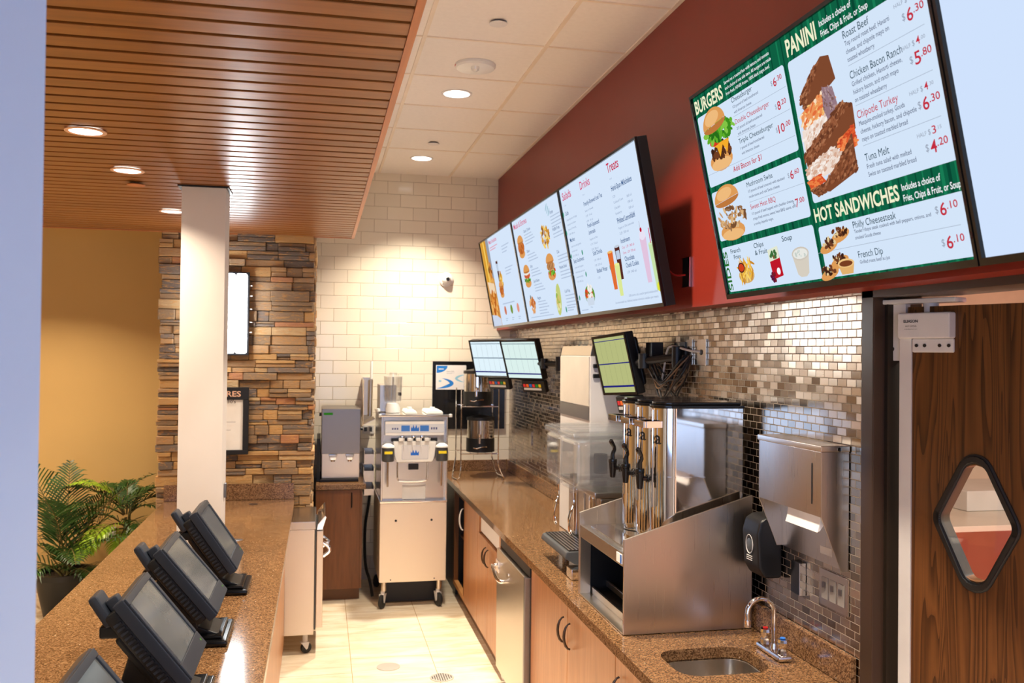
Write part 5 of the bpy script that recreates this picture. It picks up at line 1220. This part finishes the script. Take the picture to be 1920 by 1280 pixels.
# ================================================================ PALMS
def palm(name, label, cx, cy, pot, fronds, seed, mats, stems):
    r = random.Random(seed); t_ = thing(name, label, 'plant', (cx, cy, 0), group=None)
    if pot:
        pr, ph, br = pot
        MB().lathe([(0, .003), (br, .003), (pr, ph-.04), (pr+.012, ph-.04), (pr+.014, ph), (pr-.012, ph), (pr-.02, ph-.05), (0, ph-.05)], seg=4*7).build('pot', M['blackp'], t_)
        MB().cyl((0, 0, ph-.0495), pr-.025, .01).build('soil', M['soil'], t_)
    for (az, L, up, droop, mk, z0, r0) in fronds:
        pts = []; n = 18
        d = Vector((math.cos(R(az)), math.sin(R(az)), 0)); p = Vector((d.x*r0, d.y*r0, z0)); ang = R(up)
        for k in range(n+1):
            pts.append(p.copy()); p = p + (d*math.cos(ang)+Vector((0, 0, 1))*math.sin(ang))*(L/n); ang -= R(droop)/n
        f = MB(); f.tube(pts, [.006, .005, .004, .003, .002], 6, mi=1)
        for k in range(3, n+1):
            fr = k/n; a = pts[k-1]; tg = (pts[k]-pts[k-1]).normalized(); side = d.cross(Vector((0, 0, 1))).normalized(); upv = side.cross(tg).normalized()
            ll = L*.30*math.sin(math.pi*min(1, .18+fr*.80))+.03
            for sub in (0, .5) if k > 7 else (0,):
                b0 = pts[k-1].lerp(pts[k], sub)
                for sgn in (-1, 1):
                    dr_ = (side*sgn*.85+tg*.75+upv*(.12+.2*r.random())).normalized(); l2 = ll*(.85+.3*r.random()); w_ = .0048+.003*r.random()
                    wd = dr_.cross(upv).normalized()*w_; q = [b0-wd*.4, b0+dr_*l2*.35-wd, b0+dr_*l2*.75-wd*.8-Vector((0,0,.06*l2)), b0+dr_*l2-Vector((0,0,.26*l2)), b0+dr_*l2*.75+wd*.8-Vector((0,0,.06*l2)), b0+dr_*l2*.35+wd, b0+wd*.4]
                    vs = [f.bm.verts.new(v) for v in q]; up2 = upv*.003
                    f.bm.faces.new((vs[0], vs[1], vs[5], vs[6])); f.bm.faces.new((vs[1], vs[2], vs[4], vs[5])); f.bm.faces.new((vs[2], vs[3], vs[4]))
        f.build('frond', [mats[mk], M['stem']], t_, smooth=False)
    for (az, L, lean) in stems:
        e_ = Vector((math.cos(R(az))*lean, math.sin(R(az))*lean, L)); MB().tube([(e_.x*.2, e_.y*.2, .2), (e_.x*.5, e_.y*.5, .2+(L-.2)*.5), e_], [.016, .013, .010], 8).build('stem', M['stem'], t_)
LM = [M['leaf'], M['leafl']]
palm('potted_palm', 'dark green palm in a black pot at the left edge, by the ochre wall', -1.80, 7.10, (.20, .32, .14),
     [(150,1.02,84,50,0,.30,.02), (100,.85,84,30,0,.30,.02), (25,.95,70,62,0,.30,.02), (-20,.80,58,80,0,.30,.02), (60,.70,78,50,0,.30,.02), (200,.8,66,80,0,.30,.02), (-70,.72,62,95,0,.30,.02), (-110,.62,50,110,0,.28,.02), (-45,.55,40,105,0,.28,.02), (0,.50,30,90,0,.28,.03), (170,.62,44,100,0,.28,.03), (120,.6,80,50,0,.3,.02), (-90,.85,78,60,0,.3,.02), (-10,1.0,78,60,0,.3,.02)], 4, LM, [(40,.34,.03), (200,.34,.04)])
palm('potted_palm', 'palm with bright yellow-green new fronds between the wall and the counter', -1.42, 7.28, (.17, .30, .12),
     [(170,.62,58,85,0,.68,.02), (200,.55,38,80,0,.68,.02), (140,.42,70,80,0,.68,.02), (20,.36,62,95,0,.68,.02), (-20,.34,52,100,0,.68,.02), (60,.34,70,80,0,.68,.02), (-60,.46,40,110,0,.60,.02), (-120,.44,30,110,1,.60,.02), (230,.46,10,70,1,.58,.02), (-90,.34,12,90,1,.58,.02), (100,.36,76,70,0,.68,.02), (185,.50,75,90,1,.68,.02), (-10,.32,24,90,0,.56,.02), (-150,.50,50,100,0,.60,.02), (5,.40,76,80,0,.68,.02)], 9, LM, [(0,.70,.02), (120,.66,.02), (240,.64,.02)])
wo2 = thing('wall_outlet', 'beige outlet low on the ochre wall behind the palms', 'outlet', (-1.62, BACK-.022, .453))
MB().box(-.035, .035, -.006, 0, -.057, .057, b=.002).build('plate', M['white'], wo2)

# ================================================================ CEILING FITTINGS
def downlight(x, y, z, label, trim, r=.078, grp=None):
    t_ = thing('ceiling_downlight', label, 'ceiling light', (x, y, z), group=grp)
    MB().lathe([(r, -.001), (r+.014, -.001), (r+.014, -.005), (r, -.006)], seg=40).build('trim_ring', trim, t_)
    MB().lathe([(0, -.0035), (r-.001, -.0035), (r-.001, -.0015), (0, -.0015)], seg=40).build('diffuser', M['lamp'], t_, smooth=False)
    return t_
AL = ['round white downlight between the smoke detector and the tile wall, the nearer of two', 'round white downlight in the white ceiling closest to the tile wall', 'aisle downlight overhead above the view', 'aisle downlight overhead above the sink', 'aisle downlight behind the camera']
for (x, y), lb in list(zip(AISLE, AL))[:2]: downlight(x, y, CEIL-.001, lb, M['white'])
WL = ['nearest downlight in the slatted wood canopy', 'middle downlight in the slatted wood canopy', 'downlight in the slatted canopy partly behind the white column']
for (x, y), lb in list(zip(WOODL, WL))[:3]: downlight(x, y, WOODZ-.002, lb, M['copper'], .058)
sd_ = thing('smoke_detector', 'round white detector with a clear bump on the white ceiling', 'detector', (.79, 4.70, CEIL-.001))
MB().lathe([(0, 0), (.108, 0), (.108, -.012), (.100, -.022), (.07, -.030), (0, -.034)], seg=48).build('body', M['whitep'], sd_)
MB().lathe([(.024, -.036), (.020, -.052), (.010, -.060), (0, -.061)], (-.01, -.055, .006), seg=24).build('lens', M['canister'], sd_)
MB().box(-.1095, -.1075, -.01, .01, -.014, -.006).build('status_light', M['redp'], sd_, smooth=False)
for (x, y, z, lb, mt) in ((.787, 4.06, CEIL, 'flat round sprinkler cover near the top of the view', 'white'), (.793, 6.525, CEIL, 'flat round sprinkler cover between the two white ceiling downlights', 'white'), (-.881, 4.608, WOODZ, 'flat brown sprinkler cover in the slatted canopy', 'slat_trim')):
    t_ = thing('sprinkler_cover', lb, 'sprinkler', (x, y, z-.0065)); MB().cyl((0, 0, -.008), .042, .004, b=.001).build('disk', M[mt], t_); MB().cyl((0, 0, -.0038), .034, .0036).build('gap_ring', M['blackp'], t_)

# ================================================================ FLOOR
for (x, y, lb, hol) in ((.437, 5.576, 'plain round steel floor cover on the beige tiles', 0), (.736, 5.337, 'round floor drain with a perforated grate near the cabinets', 1)):
    t_ = thing('floor_drain', lb, 'drain', (x, y, .0005)); MB().cyl((0, 0, 0), .072, .003, b=.001, seg=40).build('cover', M['draing'], t_)
    if hol:
        h_ = MB()
        for i in range(-4, 5):
            for j in range(-4, 5):
                if i*i+j*j < 18: h_.cyl((i*.014, j*.014, .0031), .0045, .0006, seg=8)
        h_.build('grate_hole', M['blackp'], t_, smooth=False)
GRP = {'menu_screen': 'menu screens along the red wall', 'order_screen': 'order screens on wall arms', 'lid_tray': 'steel trays on the tile wall', 'cable_plate': 'cable plates on the right wall',
       'wall_outlet': 'electrical outlets on the walls', 'potted_palm': 'potted palms by the ochre wall', 'ceiling_downlight': 'round ceiling downlights', 'sprinkler_cover': 'flat sprinkler covers overhead', 'floor_drain': 'round covers in the floor', 'cable_grommet': 'cable grommets in the service counter'}
for _o in bpy.data.objects:
    k = _o.name.split('.')[0]
    if 'label' in _o and 'group' not in _o and k in GRP: _o['group'] = GRP[k]
for _o in bpy.data.objects:
    if _o.type == 'MESH' and 'label' not in _o and _o.parent is None and 'kind' not in _o: _o['kind'] = 'structure'

# lettering on the hinge housing
A = Art(.1, .06, 0); K_ = I(30,30,34); A.text('ELIASON', .012, .024, .044, .008, K_, .02); A.text('EASY SWING', .018, .036, .034, .004, K_); A.text('www.eliasoncorp.com', .014, .044, .040, .003, K_)
hh = [o for o in bpy.data.objects if o.name == 'hinge_housing'][0]
o = A.build('hinge_lettering', dr); o.parent = hh; o.data.transform(Matrix.Translation((.055, -.0515, 2.035))); struct(o)
